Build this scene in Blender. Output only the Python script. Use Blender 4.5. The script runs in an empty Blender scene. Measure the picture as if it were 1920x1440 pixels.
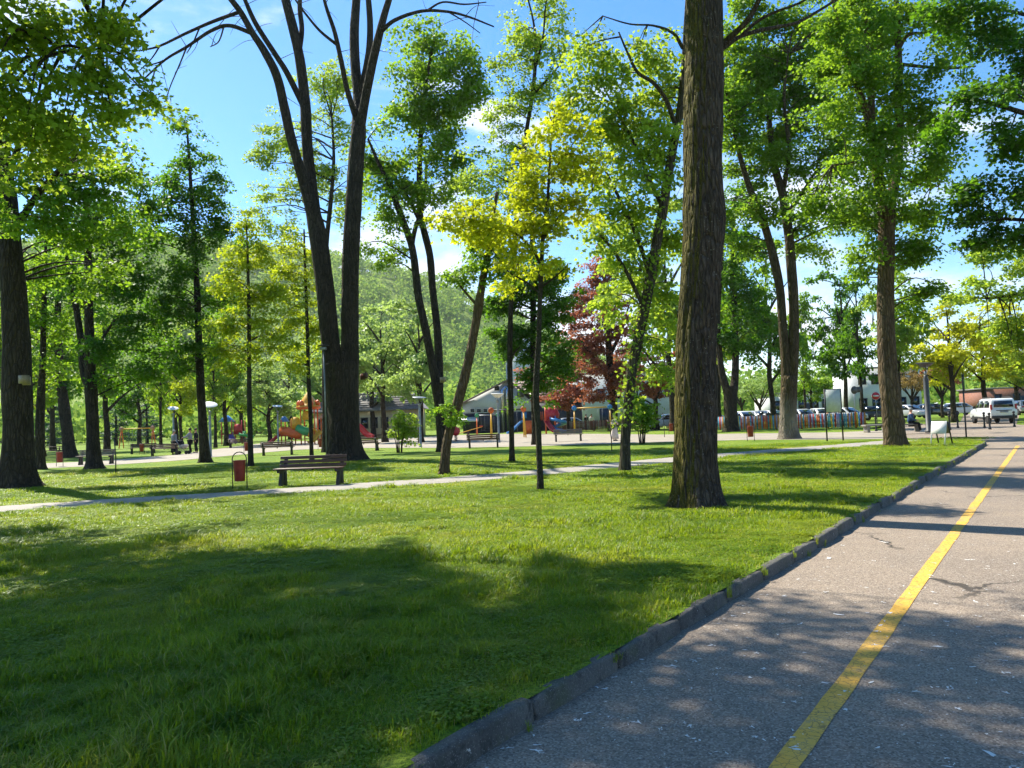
import bpy, bmesh, math, random
import numpy as np
from mathutils import Vector, Matrix

random.seed(11)
rng = np.random.default_rng(11)
SC = bpy.context.scene
COL = SC.collection

# ------------------------------------------------------------------ camera
F_PX = 1442.0                      # focal length in pixels of the 1920 px wide photograph
ROLL, PITCH = math.radians(2.2), math.radians(2.62)
CAM = Vector((0, 0, 1.55))
_F = Vector((0, math.cos(PITCH), math.sin(PITCH)))
_U0 = Vector((0, -math.sin(PITCH), math.cos(PITCH)))
_R0 = Vector((1, 0, 0))
_R = _R0 * math.cos(ROLL) - _U0 * math.sin(ROLL)
_U = _U0 * math.cos(ROLL) + _R0 * math.sin(ROLL)
cd = bpy.data.cameras.new('camera')
cam = bpy.data.objects.new('camera', cd)
COL.objects.link(cam)
m = Matrix((_R, _U, -_F)).transposed().to_4x4()
m.translation = CAM
cam.matrix_world = m
cd.sensor_fit = 'HORIZONTAL'
cd.sensor_width = 36.0
cd.lens = 36.0 * F_PX / 1920.0
cd.clip_end = 5000
SC.camera = cam

# ------------------------------------------------------------------ light
SUN_AZ = Vector((-0.727, 0.686, 0)).normalized()      # horizontal direction towards the sun
SUN_EL = math.radians(50)
TO_SUN = SUN_AZ * math.cos(SUN_EL) + Vector((0, 0, math.sin(SUN_EL)))
sd = bpy.data.lights.new('sun', 'SUN')
sd.energy = 5.0
sd.angle = math.radians(0.53)
sd.color = (1.0, 0.94, 0.82)
sun = bpy.data.objects.new('sun', sd)
COL.objects.link(sun)
sun.rotation_euler = TO_SUN.to_track_quat('Z', 'Y').to_euler()
sun.location = (0, 0, 60)

W = bpy.data.worlds.new('World')
SC.world = W
W.use_nodes = True
wn, wl = W.node_tree.nodes, W.node_tree.links
wn.clear()
w_out = wn.new('ShaderNodeOutputWorld')
w_bg = wn.new('ShaderNodeBackground')
w_bg.inputs['Strength'].default_value = 0.115
sky = wn.new('ShaderNodeTexSky')
sky.sky_type = 'NISHITA'
sky.sun_disc = False
sky.sun_elevation = SUN_EL
sky.sun_rotation = math.atan2(SUN_AZ.x, SUN_AZ.y)
sky.altitude = 400
sky.air_density = 1.0
sky.dust_density = 0.35
sky.ozone_density = 2.2
w_tc = wn.new('ShaderNodeTexCoord')
w_map = wn.new('ShaderNodeMapping')
w_map.inputs['Scale'].default_value = (1.0, 1.0, 2.4)
w_map.inputs['Location'].default_value = (5.3, 1.1, 1.4)
wl.new(w_tc.outputs['Generated'], w_map.inputs['Vector'])
w_no = wn.new('ShaderNodeTexNoise')
w_no.inputs['Scale'].default_value = 3.1
w_no.inputs['Detail'].default_value = 9
w_no.inputs['Roughness'].default_value = 0.55
w_no.inputs['Distortion'].default_value = 0.25
wl.new(w_map.outputs['Vector'], w_no.inputs['Vector'])
w_sep = wn.new('ShaderNodeSeparateXYZ')
wl.new(w_tc.outputs['Generated'], w_sep.inputs[0])
w_el = wn.new('ShaderNodeMapRange')                    # fair-weather cumulus: thicker towards the horizon, all round
w_el.inputs['From Min'].default_value = 0.10
w_el.inputs['From Max'].default_value = 0.48
w_el.inputs['To Min'].default_value = 0.035
w_el.inputs['To Max'].default_value = -0.12
wl.new(w_sep.outputs['Z'], w_el.inputs['Value'])
w_add = wn.new('ShaderNodeMath'); w_add.operation = 'ADD'
wl.new(w_no.outputs['Fac'], w_add.inputs[0]); wl.new(w_el.outputs[0], w_add.inputs[1])
w_rmp = wn.new('ShaderNodeMapRange'); w_rmp.interpolation_type = 'SMOOTHSTEP'
w_rmp.inputs['From Min'].default_value = 0.50
w_rmp.inputs['From Max'].default_value = 0.64
w_rmp.inputs['To Max'].default_value = 0.95
wl.new(w_add.outputs[0], w_rmp.inputs['Value'])
w_hs = wn.new('ShaderNodeHueSaturation')
w_hs.inputs['Saturation'].default_value = 1.32
w_hs.inputs['Value'].default_value = 0.95
wl.new(sky.outputs[0], w_hs.inputs['Color'])
w_mix = wn.new('ShaderNodeMix'); w_mix.data_type = 'RGBA'
w_mix.inputs[7].default_value = (5.0, 5.2, 5.5, 1)
wl.new(w_rmp.outputs[0], w_mix.inputs[0])
wl.new(w_hs.outputs[0], w_mix.inputs[6])
wl.new(w_mix.outputs[2], w_bg.inputs['Color'])
wl.new(w_bg.outputs[0], w_out.inputs[0])

SC.view_settings.view_transform = 'Standard'
SC.view_settings.look = 'None'
SC.view_settings.gamma = 1.0
SC.view_settings.use_curve_mapping = False
SC.view_settings.exposure = 1.18
SC.render.engine = 'CYCLES'
SC.cycles.use_denoising = True
SC.cycles.max_bounces = 7
SC.cycles.diffuse_bounces = 3
SC.cycles.transmission_bounces = 5
SC.cycles.glossy_bounces = 2
SC.cycles.transparent_max_bounces = 6
SC.cycles.caustics_reflective = False
SC.cycles.caustics_refractive = False
SC.cycles.use_adaptive_sampling = True
SC.cycles.adaptive_threshold = 0.02

# ------------------------------------------------------------------ picture helpers
def ray(px, py):
    return _R * ((px - 960) / F_PX) + _U * ((720 - py) / F_PX) + _F
def G(px, py, z=0.0):                                  # point on the ground under a pixel
    d = ray(px, py)
    return CAM + d * ((z - CAM.z) / d.z)
def V(px, py, y):                                      # point of a pixel in the upright plane at distance y
    d = ray(px, py)
    return CAM + d * (y / d.y)
def at(px, y, z=0.0):                                  # point at distance y and height z in the column of a pixel
    x = (px - 960) / F_PX * y
    for _ in range(4):
        d = Vector((x, y, z)) - CAM
        u = d.dot(_R) / d.dot(_F) * F_PX + 960
        x += (px - u) / F_PX * y
    return Vector((x, y, z))

# ------------------------------------------------------------------ numeric noise
def vnoise(p, seed=0):
    p = np.asarray(p, float)
    i = np.floor(p).astype(np.int64); f = p - i
    f = f * f * (3 - 2 * f)
    def h(ix, iy, iz):
        n = (ix * 374761393 + iy * 668265263 + iz * 2147483647 + seed * 1274126177) & 0xFFFFFFFF
        n = ((n ^ (n >> 13)) * 1274126177) & 0xFFFFFFFF
        n = n ^ (n >> 16)
        return (n & 0xFFFF) / 32767.5 - 1
    r = 0
    for a in (0, 1):
        for b in (0, 1):
            for c in (0, 1):
                w = (f[..., 0] if a else 1 - f[..., 0]) * (f[..., 1] if b else 1 - f[..., 1]) * (f[..., 2] if c else 1 - f[..., 2])
                r = r + w * h(i[..., 0] + a, i[..., 1] + b, i[..., 2] + c)
    return r

# ------------------------------------------------------------------ materials
def lin(c):
    if isinstance(c, str):
        c = [int(c[i:i + 2], 16) / 255 for i in (0, 2, 4)]
        c = [v / 12.92 if v < 0.04045 else ((v + 0.055) / 1.055) ** 2.4 for v in c]
    return (c[0], c[1], c[2], 1)
MATS = {}
def new_mat(name):
    mt = bpy.data.materials.new(name)
    mt.use_nodes = True
    MATS[name] = mt
    nt = mt.node_tree
    b = nt.nodes['Principled BSDF']
    return mt, nt.nodes, nt.links, b
def noise_node(n, l, vec, scale, detail=4, rough=0.55, dist=0.0):
    t = n.new('ShaderNodeTexNoise')
    t.inputs['Scale'].default_value = scale
    t.inputs['Detail'].default_value = detail
    t.inputs['Roughness'].default_value = rough
    t.inputs['Distortion'].default_value = dist
    if vec is not None: l.new(vec, t.inputs['Vector'])
    return t
def ramp(n, l, fac, stops, interp='LINEAR'):
    r = n.new('ShaderNodeValToRGB')
    r.color_ramp.interpolation = interp
    e = r.color_ramp.elements
    while len(e) < len(stops): e.new(0.5)
    for k, (p, c) in enumerate(stops):
        e[k].position = p
        e[k].color = c if len(c) == 4 else (*c, 1)
    if fac is not None: l.new(fac, r.inputs[0])
    return r
def mixc(n, l, fac, a, b, mode='MIX'):
    x = n.new('ShaderNodeMix'); x.data_type = 'RGBA'; x.blend_type = mode
    for i, v in ((0, fac), (6, a), (7, b)):
        if hasattr(v, 'is_linked'): l.new(v, x.inputs[i])
        else: x.inputs[i].default_value = v
    return x.outputs[2]
def bump(n, l, b, h, strength=0.5, dist=0.02, prev=None):
    x = n.new('ShaderNodeBump')
    x.inputs['Strength'].default_value = strength
    x.inputs['Distance'].default_value = dist
    l.new(h, x.inputs['Height'])
    if prev is not None: l.new(prev, x.inputs['Normal'])
    if b is not None: l.new(x.outputs[0], b.inputs['Normal'])
    return x.outputs[0]
def maprange(n, l, v, a, b, c=0.0, d=1.0):
    x = n.new('ShaderNodeMapRange'); x.interpolation_type = 'SMOOTHSTEP'
    for k, q in (('From Min', a), ('From Max', b), ('To Min', c), ('To Max', d)): x.inputs[k].default_value = q
    l.new(v, x.inputs['Value'])
    return x.outputs[0]

def paint(name, col, rough=0.45, metal=0.0, wear=0.12, scale=6.0, bumpy=0.0, spec=0.5):
    """painted, plastic or metal surface with slight dirt and colour drift"""
    if name in MATS: return MATS[name]
    mt, n, l, b = new_mat(name)
    tc = n.new('ShaderNodeTexCoord')
    no = noise_node(n, l, tc.outputs['Object'], scale, 6, 0.6)
    c = lin(col)
    lo = tuple(v * (1 - 2.2 * wear) for v in c[:3]); hi = tuple(min(1, v * (1 + wear) + 0.01) for v in c[:3])
    r = ramp(n, l, no.outputs['Fac'], [(0.3, lo), (0.7, hi)])
    l.new(r.outputs[0], b.inputs['Base Color'])
    b.inputs['Roughness'].default_value = rough
    b.inputs['Metallic'].default_value = metal
    b.inputs['Specular IOR Level'].default_value = spec
    if bumpy: bump(n, l, b, no.outputs['Fac'], bumpy, 0.01)
    return mt

def wood(name, c1, c2, rough=0.6):
    mt, n, l, b = new_mat(name)
    tc = n.new('ShaderNodeTexCoord')
    mp = n.new('ShaderNodeMapping'); mp.inputs['Scale'].default_value = (1.2, 14, 14)
    l.new(tc.outputs['Object'], mp.inputs[0])
    no = noise_node(n, l, mp.outputs[0], 3, 5, 0.6)
    r = ramp(n, l, no.outputs['Fac'], [(0.3, lin(c1)), (0.7, lin(c2))])
    l.new(r.outputs[0], b.inputs['Base Color'])
    b.inputs['Roughness'].default_value = rough
    bump(n, l, b, no.outputs['Fac'], 0.3, 0.004)
    return mt

def bark(name, dark, light, moss=0.0, lichen=0.3, zs=1.0, chalk=None, mosscol='5a5a1e'):
    """vertical furrows; moss grows on the -X flank; chalk = old lime wash up to that height"""
    mt, n, l, b = new_mat(name)
    geo = n.new('ShaderNodeNewGeometry')
    tc = n.new('ShaderNodeTexCoord')
    mp = n.new('ShaderNodeMapping'); mp.inputs['Scale'].default_value = (9 * zs, 9 * zs, 1.9 * zs)
    l.new(geo.outputs['Position'], mp.inputs[0])
    fur = noise_node(n, l, mp.outputs[0], 2.2, 7, 0.65, 0.6)
    vor = n.new('ShaderNodeTexVoronoi'); vor.feature = 'DISTANCE_TO_EDGE'; vor.inputs['Scale'].default_value = 2.4
    l.new(mp.outputs[0], vor.inputs['Vector'])
    big = noise_node(n, l, geo.outputs['Position'], 1.3, 4)
    r = ramp(n, l, fur.outputs['Fac'], [(0.28, lin(dark)), (0.52, tuple(0.5 * (x + y) for x, y in zip(lin(dark), lin(light)))), (0.75, lin(light))])
    c = mixc(n, l, maprange(n, l, vor.outputs['Distance'], 0.0, 0.12, 0.55, 0.0), r.outputs[0], tuple(v * 0.35 for v in lin(dark)[:3]) + (1,))
    if lichen:
        ln = noise_node(n, l, geo.outputs['Position'], 26, 3, 0.7)
        ln2 = noise_node(n, l, geo.outputs['Position'], 2.6, 2)
        msk = n.new('ShaderNodeMath'); msk.operation = 'MULTIPLY'
        l.new(maprange(n, l, ln.outputs['Fac'], 0.60, 0.68, 0, lichen), msk.inputs[0])
        l.new(maprange(n, l, ln2.outputs['Fac'], 0.4, 0.62), msk.inputs[1])
        c = mixc(n, l, msk.outputs[0], c, lin('a9a79a'))
    if moss:
        dt = n.new('ShaderNodeVectorMath'); dt.operation = 'DOT_PRODUCT'
        dt.inputs[1].default_value = (-0.94, -0.34, 0)
        l.new(geo.outputs['True Normal'], dt.inputs[0])
        mn = noise_node(n, l, geo.outputs['Position'], 3.0, 6, 0.7)
        ad = n.new('ShaderNodeMath'); ad.operation = 'MULTIPLY_ADD'
        ad.inputs[1].default_value = 0.7
        l.new(mn.outputs['Fac'], ad.inputs[0]); l.new(dt.outputs['Value'], ad.inputs[2])
        fine = noise_node(n, l, geo.outputs['Position'], 40, 3)
        mc = ramp(n, l, fine.outputs['Fac'], [(0.3, lin('3a3a12')), (0.7, lin(mosscol))])
        c = mixc(n, l, maprange(n, l, ad.outputs[0], 0.95, 1.22, 0, moss), c, mc.outputs[0])
    if chalk:
        sp = n.new('ShaderNodeSeparateXYZ'); l.new(geo.outputs['Position'], sp.inputs[0])
        md = n.new('ShaderNodeMath'); md.operation = 'MULTIPLY_ADD'; md.inputs[1].default_value = 0.5
        l.new(big.outputs['Fac'], md.inputs[0]); l.new(sp.outputs['Z'], md.inputs[2])
        c = mixc(n, l, maprange(n, l, md.outputs[0], chalk - 0.5, chalk + 0.9, 0.6, 0.0), c, lin('9a9284'))
    c = mixc(n, l, maprange(n, l, big.outputs['Fac'], 0.3, 0.7, 0, 0.35), c, tuple(v * 0.6 for v in lin(dark)[:3]) + (1,))
    l.new(c, b.inputs['Base Color'])
    b.inputs['Roughness'].default_value = 0.9
    b.inputs['Specular IOR Level'].default_value = 0.2
    hh = n.new('ShaderNodeMath'); hh.operation = 'ADD'
    l.new(fur.outputs['Fac'], hh.inputs[0]); l.new(maprange(n, l, vor.outputs['Distance'], 0, 0.25), hh.inputs[1])
    bump(n, l, b, hh.outputs[0], 1.0, 0.06)
    return mt

def leafmat(name, c_dark, c_light, trans, tfac=0.5, gloss=0.2):
    """leaf blade: diffuse upper side, light shining through, faint waxy sheen; varies leaf by leaf"""
    mt, n, l, b = new_mat(name)
    at_ = n.new('ShaderNodeAttribute'); at_.attribute_name = 'rnd'
    geo = n.new('ShaderNodeNewGeometry')
    no = noise_node(n, l, geo.outputs['Position'], 0.55, 2)
    ad = n.new('ShaderNodeMath'); ad.operation = 'MULTIPLY_ADD'; ad.inputs[1].default_value = 0.6
    l.new(at_.outputs['Fac'], ad.inputs[0])
    l.new(maprange(n, l, no.outputs['Fac'], 0.3, 0.7, 0.0, 0.4), ad.inputs[2])
    r = ramp(n, l, ad.outputs[0], [(0.05, lin(c_dark)), (0.9, lin(c_light))])
    l.new(r.outputs[0], b.inputs['Base Color'])
    b.inputs['Roughness'].default_value = 0.52
    b.inputs['Specular IOR Level'].default_value = gloss
    tr = n.new('ShaderNodeBsdfTranslucent')
    r2 = ramp(n, l, ad.outputs[0], [(0.05, tuple(v * 0.62 for v in lin(trans)[:3])), (0.9, lin(trans))])
    l.new(r2.outputs[0], tr.inputs['Color'])
    mx = n.new('ShaderNodeMixShader'); mx.inputs[0].default_value = tfac
    l.new(b.outputs[0], mx.inputs[1]); l.new(tr.outputs[0], mx.inputs[2])
    l.new(mx.outputs[0], n['Material Output'].inputs['Surface'])
    return mt

def lawn_mat(name, blade):
    mt, n, l, b = new_mat(name)
    geo = n.new('ShaderNodeNewGeometry')
    sp = n.new('ShaderNodeVectorMath'); sp.operation = 'MULTIPLY'; sp.inputs[1].default_value = (1, 1, 0)
    l.new(geo.outputs['Position'], sp.inputs[0])
    big = noise_node(n, l, sp.outputs[0], 0.35, 5, 0.6)
    med = noise_node(n, l, sp.outputs[0], 2.3, 5, 0.65)
    fine = noise_node(n, l, sp.outputs[0], 28, 4, 0.7)
    c = ramp(n, l, big.outputs['Fac'], [(0.30, lin('64801c')), (0.5, lin('7e9626')), (0.70, lin('989f38'))]).outputs[0]
    c = mixc(n, l, maprange(n, l, med.outputs['Fac'], 0.56, 0.74, 0, 0.65), c, lin('9c9c4c'))
    c = mixc(n, l, maprange(n, l, med.outputs['Fac'], 0.47, 0.30, 0, 0.75), c, lin('3a5f18'))
    dry = noise_node(n, l, sp.outputs[0], 0.9, 6, 0.7, 0.4)
    c = mixc(n, l, maprange(n, l, dry.outputs['Fac'], 0.62, 0.74, 0, 0.6), c, lin('a39a5c'))
    if blade:
        at_ = n.new('ShaderNodeAttribute'); at_.attribute_name = 'rnd'
        c = mixc(n, l, maprange(n, l, at_.outputs['Fac'], 0.0, 1.0, 0, 0.4), c, lin('48701a'))
        c = mixc(n, l, maprange(n, l, at_.outputs['Fac'], 0.93, 1.0, 0, 0.8), c, lin('b7a768'))
        l.new(c, b.inputs['Base Color'])
        b.inputs['Roughness'].default_value = 0.45
        b.inputs['Specular IOR Level'].default_value = 0.3
        tr = n.new('ShaderNodeBsdfTranslucent')
        g = n.new('ShaderNodeHueSaturation'); g.inputs['Value'].default_value = 1.5; g.inputs['Saturation'].default_value = 1.05; g.inputs['Hue'].default_value = 0.478
        l.new(c, g.inputs['Color']); l.new(g.outputs[0], tr.inputs['Color'])
        mx = n.new('ShaderNodeMixShader'); mx.inputs[0].default_value = 0.5
        l.new(b.outputs[0], mx.inputs[1]); l.new(tr.outputs[0], mx.inputs[2])
        l.new(mx.outputs[0], n['Material Output'].inputs['Surface'])
    else:
        c = mixc(n, l, maprange(n, l, fine.outputs['Fac'], 0.62, 0.36, 0, 0.7), c, lin('304f14'))
        l.new(c, b.inputs['Base Color'])
        b.inputs['Roughness'].default_value = 0.85
        b.inputs['Specular IOR Level'].default_value = 0.15
        nb = bump(n, l, None, fine.outputs['Fac'], 1.0, 0.05)
        bump(n, l, b, med.outputs['Fac'], 0.6, 0.12, nb)
    return mt

def asphalt_mat(name, c1, c2, cracks=True):
    mt, n, l, b = new_mat(name)
    geo = n.new('ShaderNodeNewGeometry')
    pos = geo.outputs['Position']
    big = noise_node(n, l, pos, 0.5, 5, 0.6)
    med = noise_node(n, l, pos, 7, 5, 0.7)
    grit = n.new('ShaderNodeTexVoronoi'); grit.inputs['Scale'].default_value = 95
    l.new(pos, grit.inputs['Vector'])
    c = ramp(n, l, big.outputs['Fac'], [(0.3, lin(c1)), (0.7, lin(c2))]).outputs[0]
    c = mixc(n, l, maprange(n, l, med.outputs['Fac'], 0.45, 0.75, 0, 0.4), c, lin('84786a'))
    bw = n.new('ShaderNodeRGBToBW'); l.new(grit.outputs['Color'], bw.inputs[0])
    c = mixc(n, l, maprange(n, l, bw.outputs[0], 0.55, 0.9, 0, 0.5), c, lin('b4a898'))
    c = mixc(n, l, maprange(n, l, bw.outputs[0], 0.45, 0.1, 0, 0.6), c, lin('3e3a36'))
    h = grit.outputs['Distance']
    nb = bump(n, l, None, h, 0.7, 0.006)
    if cracks:
        wv = noise_node(n, l, pos, 1.6, 5, 0.7)
        mv = n.new('ShaderNodeVectorMath'); mv.operation = 'MULTIPLY_ADD'; mv.inputs[1].default_value = (0.7, 0.7, 0)
        l.new(wv.outputs['Color'], mv.inputs[0]); l.new(pos, mv.inputs[2])
        cr = n.new('ShaderNodeTexVoronoi'); cr.feature = 'DISTANCE_TO_EDGE'; cr.inputs['Scale'].default_value = 0.42
        l.new(mv.outputs[0], cr.inputs['Vector'])
        gate = noise_node(n, l, pos, 0.33, 2)
        mm = n.new('ShaderNodeMath'); mm.operation = 'MULTIPLY'
        l.new(maprange(n, l, cr.outputs['Distance'], 0.004, 0.016, 0.9, 0.0), mm.inputs[0])
        l.new(maprange(n, l, gate.outputs['Fac'], 0.56, 0.64), mm.inputs[1])
        c = mixc(n, l, mm.outputs[0], c, lin('1d1b19'))
    l.new(c, b.inputs['Base Color'])
    b.inputs['Roughness'].default_value = 0.82
    b.inputs['Specular IOR Level'].default_value = 0.3
    bump(n, l, b, med.outputs['Fac'], 0.25, 0.03, nb)
    return mt

def yellow_mat():
    mt, n, l, b = new_mat('yellow_road_paint')
    geo = n.new('ShaderNodeNewGeometry'); pos = geo.outputs['Position']
    wv = noise_node(n, l, pos, 9, 4, 0.7)
    mv = n.new('ShaderNodeVectorMath'); mv.operation = 'MULTIPLY_ADD'; mv.inputs[1].default_value = (0.09, 0.09, 0)
    l.new(wv.outputs['Color'], mv.inputs[0]); l.new(pos, mv.inputs[2])
    cr = n.new('ShaderNodeTexVoronoi'); cr.feature = 'DISTANCE_TO_EDGE'; cr.inputs['Scale'].default_value = 19
    l.new(mv.outputs[0], cr.inputs['Vector'])
    wear = noise_node(n, l, pos, 2.2, 6, 0.75)
    grit = noise_node(n, l, pos, 60, 3, 0.7)
    c = ramp(n, l, wear.outputs['Fac'], [(0.3, lin('c8962e')), (0.7, lin('e0b04a'))]).outputs[0]
    a = n.new('ShaderNodeMath'); a.operation = 'MULTIPLY_ADD'; a.inputs[1].default_value = 0.55
    l.new(grit.outputs['Fac'], a.inputs[0]); l.new(wear.outputs['Fac'], a.inputs[2])
    c = mixc(n, l, maprange(n, l, a.outputs[0], 0.75, 0.97, 0, 0.8), c, lin('7d7262'))
    c = mixc(n, l, maprange(n, l, cr.outputs['Distance'], 0.0, 0.06, 0.7, 0), c, lin('57492f'))
    l.new(c, b.inputs['Base Color'])
    b.inputs['Roughness'].default_value = 0.75
    bump(n, l, b, cr.outputs['Distance'], 0.4, 0.01)
    return mt

def concrete_mat(name, c1, c2, scale=1.0, green=0.0):
    mt, n, l, b = new_mat(name)
    geo = n.new('ShaderNodeNewGeometry'); pos = geo.outputs['Position']
    a = noise_node(n, l, pos, 1.1 * scale, 5, 0.6)
    f = noise_node(n, l, pos, 22 * scale, 5, 0.7)
    c = ramp(n, l, a.outputs['Fac'], [(0.3, lin(c1)), (0.7, lin(c2))]).outputs[0]
    c = mixc(n, l, maprange(n, l, f.outputs['Fac'], 0.55, 0.3, 0, 0.5), c, tuple(v * 0.5 for v in lin(c1)[:3]) + (1,))
    if green:
        g = noise_node(n, l, pos, 3.1, 6, 0.7)
        c = mixc(n, l, maprange(n, l, g.outputs['Fac'], 0.50, 0.66, 0, green), c, lin('474d2c'))
        st = noise_node(n, l, pos, 5.5, 8, 0.75, 0.5)
        c = mixc(n, l, maprange(n, l, st.outputs['Fac'], 0.5, 0.36, 0, 0.75), c, lin('2c2a27'))
        pit = n.new('ShaderNodeTexVoronoi'); pit.inputs['Scale'].default_value = 70
        l.new(pos, pit.inputs['Vector'])
        c = mixc(n, l, maprange(n, l, pit.outputs['Distance'], 0.32, 0.1, 0, 0.55), c, lin('9a948a'))
        w = noise_node(n, l, pos, 14, 3, 0.7)
        c = mixc(n, l, maprange(n, l, w.outputs['Fac'], 0.69, 0.72, 0, 0.85), c, lin('cfccc4'))
        rb = bump(n, l, None, st.outputs['Fac'], 0.9, 0.03)
        rb = bump(n, l, None, pit.outputs['Distance'], 0.6, 0.006, rb)
    l.new(c, b.inputs['Base Color'])
    b.inputs['Roughness'].default_value = 0.88
    bump(n, l, b, f.outputs['Fac'], 0.5, 0.01, rb if green else None)
    return mt

def glassy(name, col='0d1216'):
    if name in MATS: return MATS[name]
    mt, n, l, b = new_mat(name)
    b.inputs['Base Color'].default_value = lin(col)
    b.inputs['Roughness'].default_value = 0.06
    b.inputs['Specular IOR Level'].default_value = 0.8
    return mt

# ------------------------------------------------------------------ mesh helpers
def mesh_np(name, verts, faces, mat=None, smooth=False, rnd=None):
    """faces: (N,k) array or list of such arrays"""
    me = bpy.data.meshes.new(name)
    verts = np.asarray(verts, np.float32)
    if not isinstance(faces, list): faces = [faces]
    faces = [np.asarray(f, np.int32) for f in faces if len(f)]
    nl = sum(f.size for f in faces); npoly = sum(len(f) for f in faces)
    me.vertices.add(len(verts)); me.vertices.foreach_set('co', verts.ravel())
    me.loops.add(nl); me.loops.foreach_set('vertex_index', np.concatenate([f.ravel() for f in faces]))
    me.polygons.add(npoly)
    tot = np.concatenate([np.full(len(f), f.shape[1], np.int32) for f in faces])
    st = np.concatenate([[0], np.cumsum(tot)[:-1]]).astype(np.int32)
    me.polygons.foreach_set('loop_start', st)
    me.polygons.foreach_set('loop_total', tot)
    if smooth: me.polygons.foreach_set('use_smooth', np.ones(npoly, bool))
    if rnd is not None:
        a = me.attributes.new('rnd', 'FLOAT', 'FACE'); a.data.foreach_set('value', np.asarray(rnd, np.float32))
    me.update(calc_edges=True)
    if mat: me.materials.append(mat)
    return me

class MB:
    """collects simple solids into ONE mesh"""
    def __init__(s): s.v = []; s.f = {}; s.n = 0
    def add(s, v, f):
        v = np.asarray(v, float).reshape(-1, 3)
        for q in f: s.f.setdefault(len(q), []).append([i + s.n for i in q])
        s.v.append(v); s.n += len(v); return s
    def box(s, c, d, rot=None, taper=1.0, bev=0.0):
        c = np.array(c, float); h = np.array(d, float) / 2
        if bev > 0:
            bm = bmesh.new(); bmesh.ops.create_cube(bm, size=1)
            for v in bm.verts: v.co = Vector((v.co.x * d[0] * (taper if v.co.z > 0 else 1), v.co.y * d[1] * (taper if v.co.z > 0 else 1), v.co.z * d[2]))
            bmesh.ops.bevel(bm, geom=bm.edges[:], offset=bev, segments=2, affect='EDGES', profile=0.5)
            v = np.array([x.co[:] for x in bm.verts]); bm.verts.index_update()
            f = [[q.index for q in fc.verts] for fc in bm.faces]; bm.free()
        else:
            v = np.array([[x, y, z] for z in (-1, 1) for y in (-1, 1) for x in (-1, 1)], float) * h
            v[4:, :2] *= taper
            f = [[0, 2, 3, 1], [4, 5, 7, 6], [0, 1, 5, 4], [2, 6, 7, 3], [0, 4, 6, 2], [1, 3, 7, 5]]
        if rot is not None: v = v @ np.array(rot.to_3x3()).T
        return s.add(v + c, f)
    def bar(s, a, b, w, t=None, up=(0, 0, 1)):
        """square bar from a to b"""
        a = Vector(a); b = Vector(b); t = t or w
        d = (b - a); L = d.length; d.normalize()
        u = Vector(up)
        if abs(d.dot(u)) > 0.99: u = Vector((1, 0, 0))
        x = d.cross(u).normalized(); y = x.cross(d)
        v = [p + x * sx * w / 2 + y * sy * t / 2 for p in (a, b) for sy in (-1, 1) for sx in (-1, 1)]
        return s.add([q[:] for q in v], [[0, 2, 3, 1], [4, 5, 7, 6], [0, 1, 5, 4], [2, 6, 7, 3], [0, 4, 6, 2], [1, 3, 7, 5]])
    def tube(s, pts, r, sides=8, cap=True):
        v, f = tube_np(pts, r, sides, cap)
        return s.add(v, f)
    def lathe(s, prof, sides=16, c=(0, 0, 0), sx=1, sy=1):
        v = []; f = []
        for k, (r, z) in enumerate(prof):
            for j in range(sides):
                a = 2 * math.pi * j / sides
                v.append((c[0] + r * sx * math.cos(a), c[1] + r * sy * math.sin(a), c[2] + z))
        for k in range(len(prof) - 1):
            for j in range(sides):
                j2 = (j + 1) % sides
                f.append([k * sides + j, k * sides + j2, (k + 1) * sides + j2, (k + 1) * sides + j])
        f.append(list(range(sides))[::-1]); f.append([(len(prof) - 1) * sides + j for j in range(sides)])
        return s.add(v, f)
    def prism(s, poly, axis, a, b):
        """polygon (2-D) pushed along an axis between a and b; poly coords are the other two axes in order"""
        o = [k for k in range(3) if k != axis]; nn = len(poly); v = []
        for q in (a, b):
            for p in poly:
                c = [0, 0, 0]; c[axis] = q; c[o[0]] = p[0]; c[o[1]] = p[1]; v.append(c)
        f = [[i, (i + 1) % nn, nn + (i + 1) % nn, nn + i] for i in range(nn)] + [list(range(nn))[::-1], list(range(nn, 2 * nn))]
        return s.add(v, f)
    def mesh(s, name, mat, smooth=False):
        me = mesh_np(name, np.concatenate(s.v), [np.array(q) for q in s.f.values()], mat, smooth)
        bm = bmesh.new(); bm.from_mesh(me); bmesh.ops.recalc_face_normals(bm, faces=bm.faces); bm.to_mesh(me); bm.free()
        return me
    def obj(s, name, mat, parent=None, smooth=False, bevel=0.0):
        o = link(name, s.mesh(name, mat, smooth), parent)
        if bevel:
            b = o.modifiers.new('bevel', 'BEVEL'); b.width = bevel; b.segments = 2; b.limit_method = 'ANGLE'
        if smooth == 'auto': pass
        return o

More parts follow.
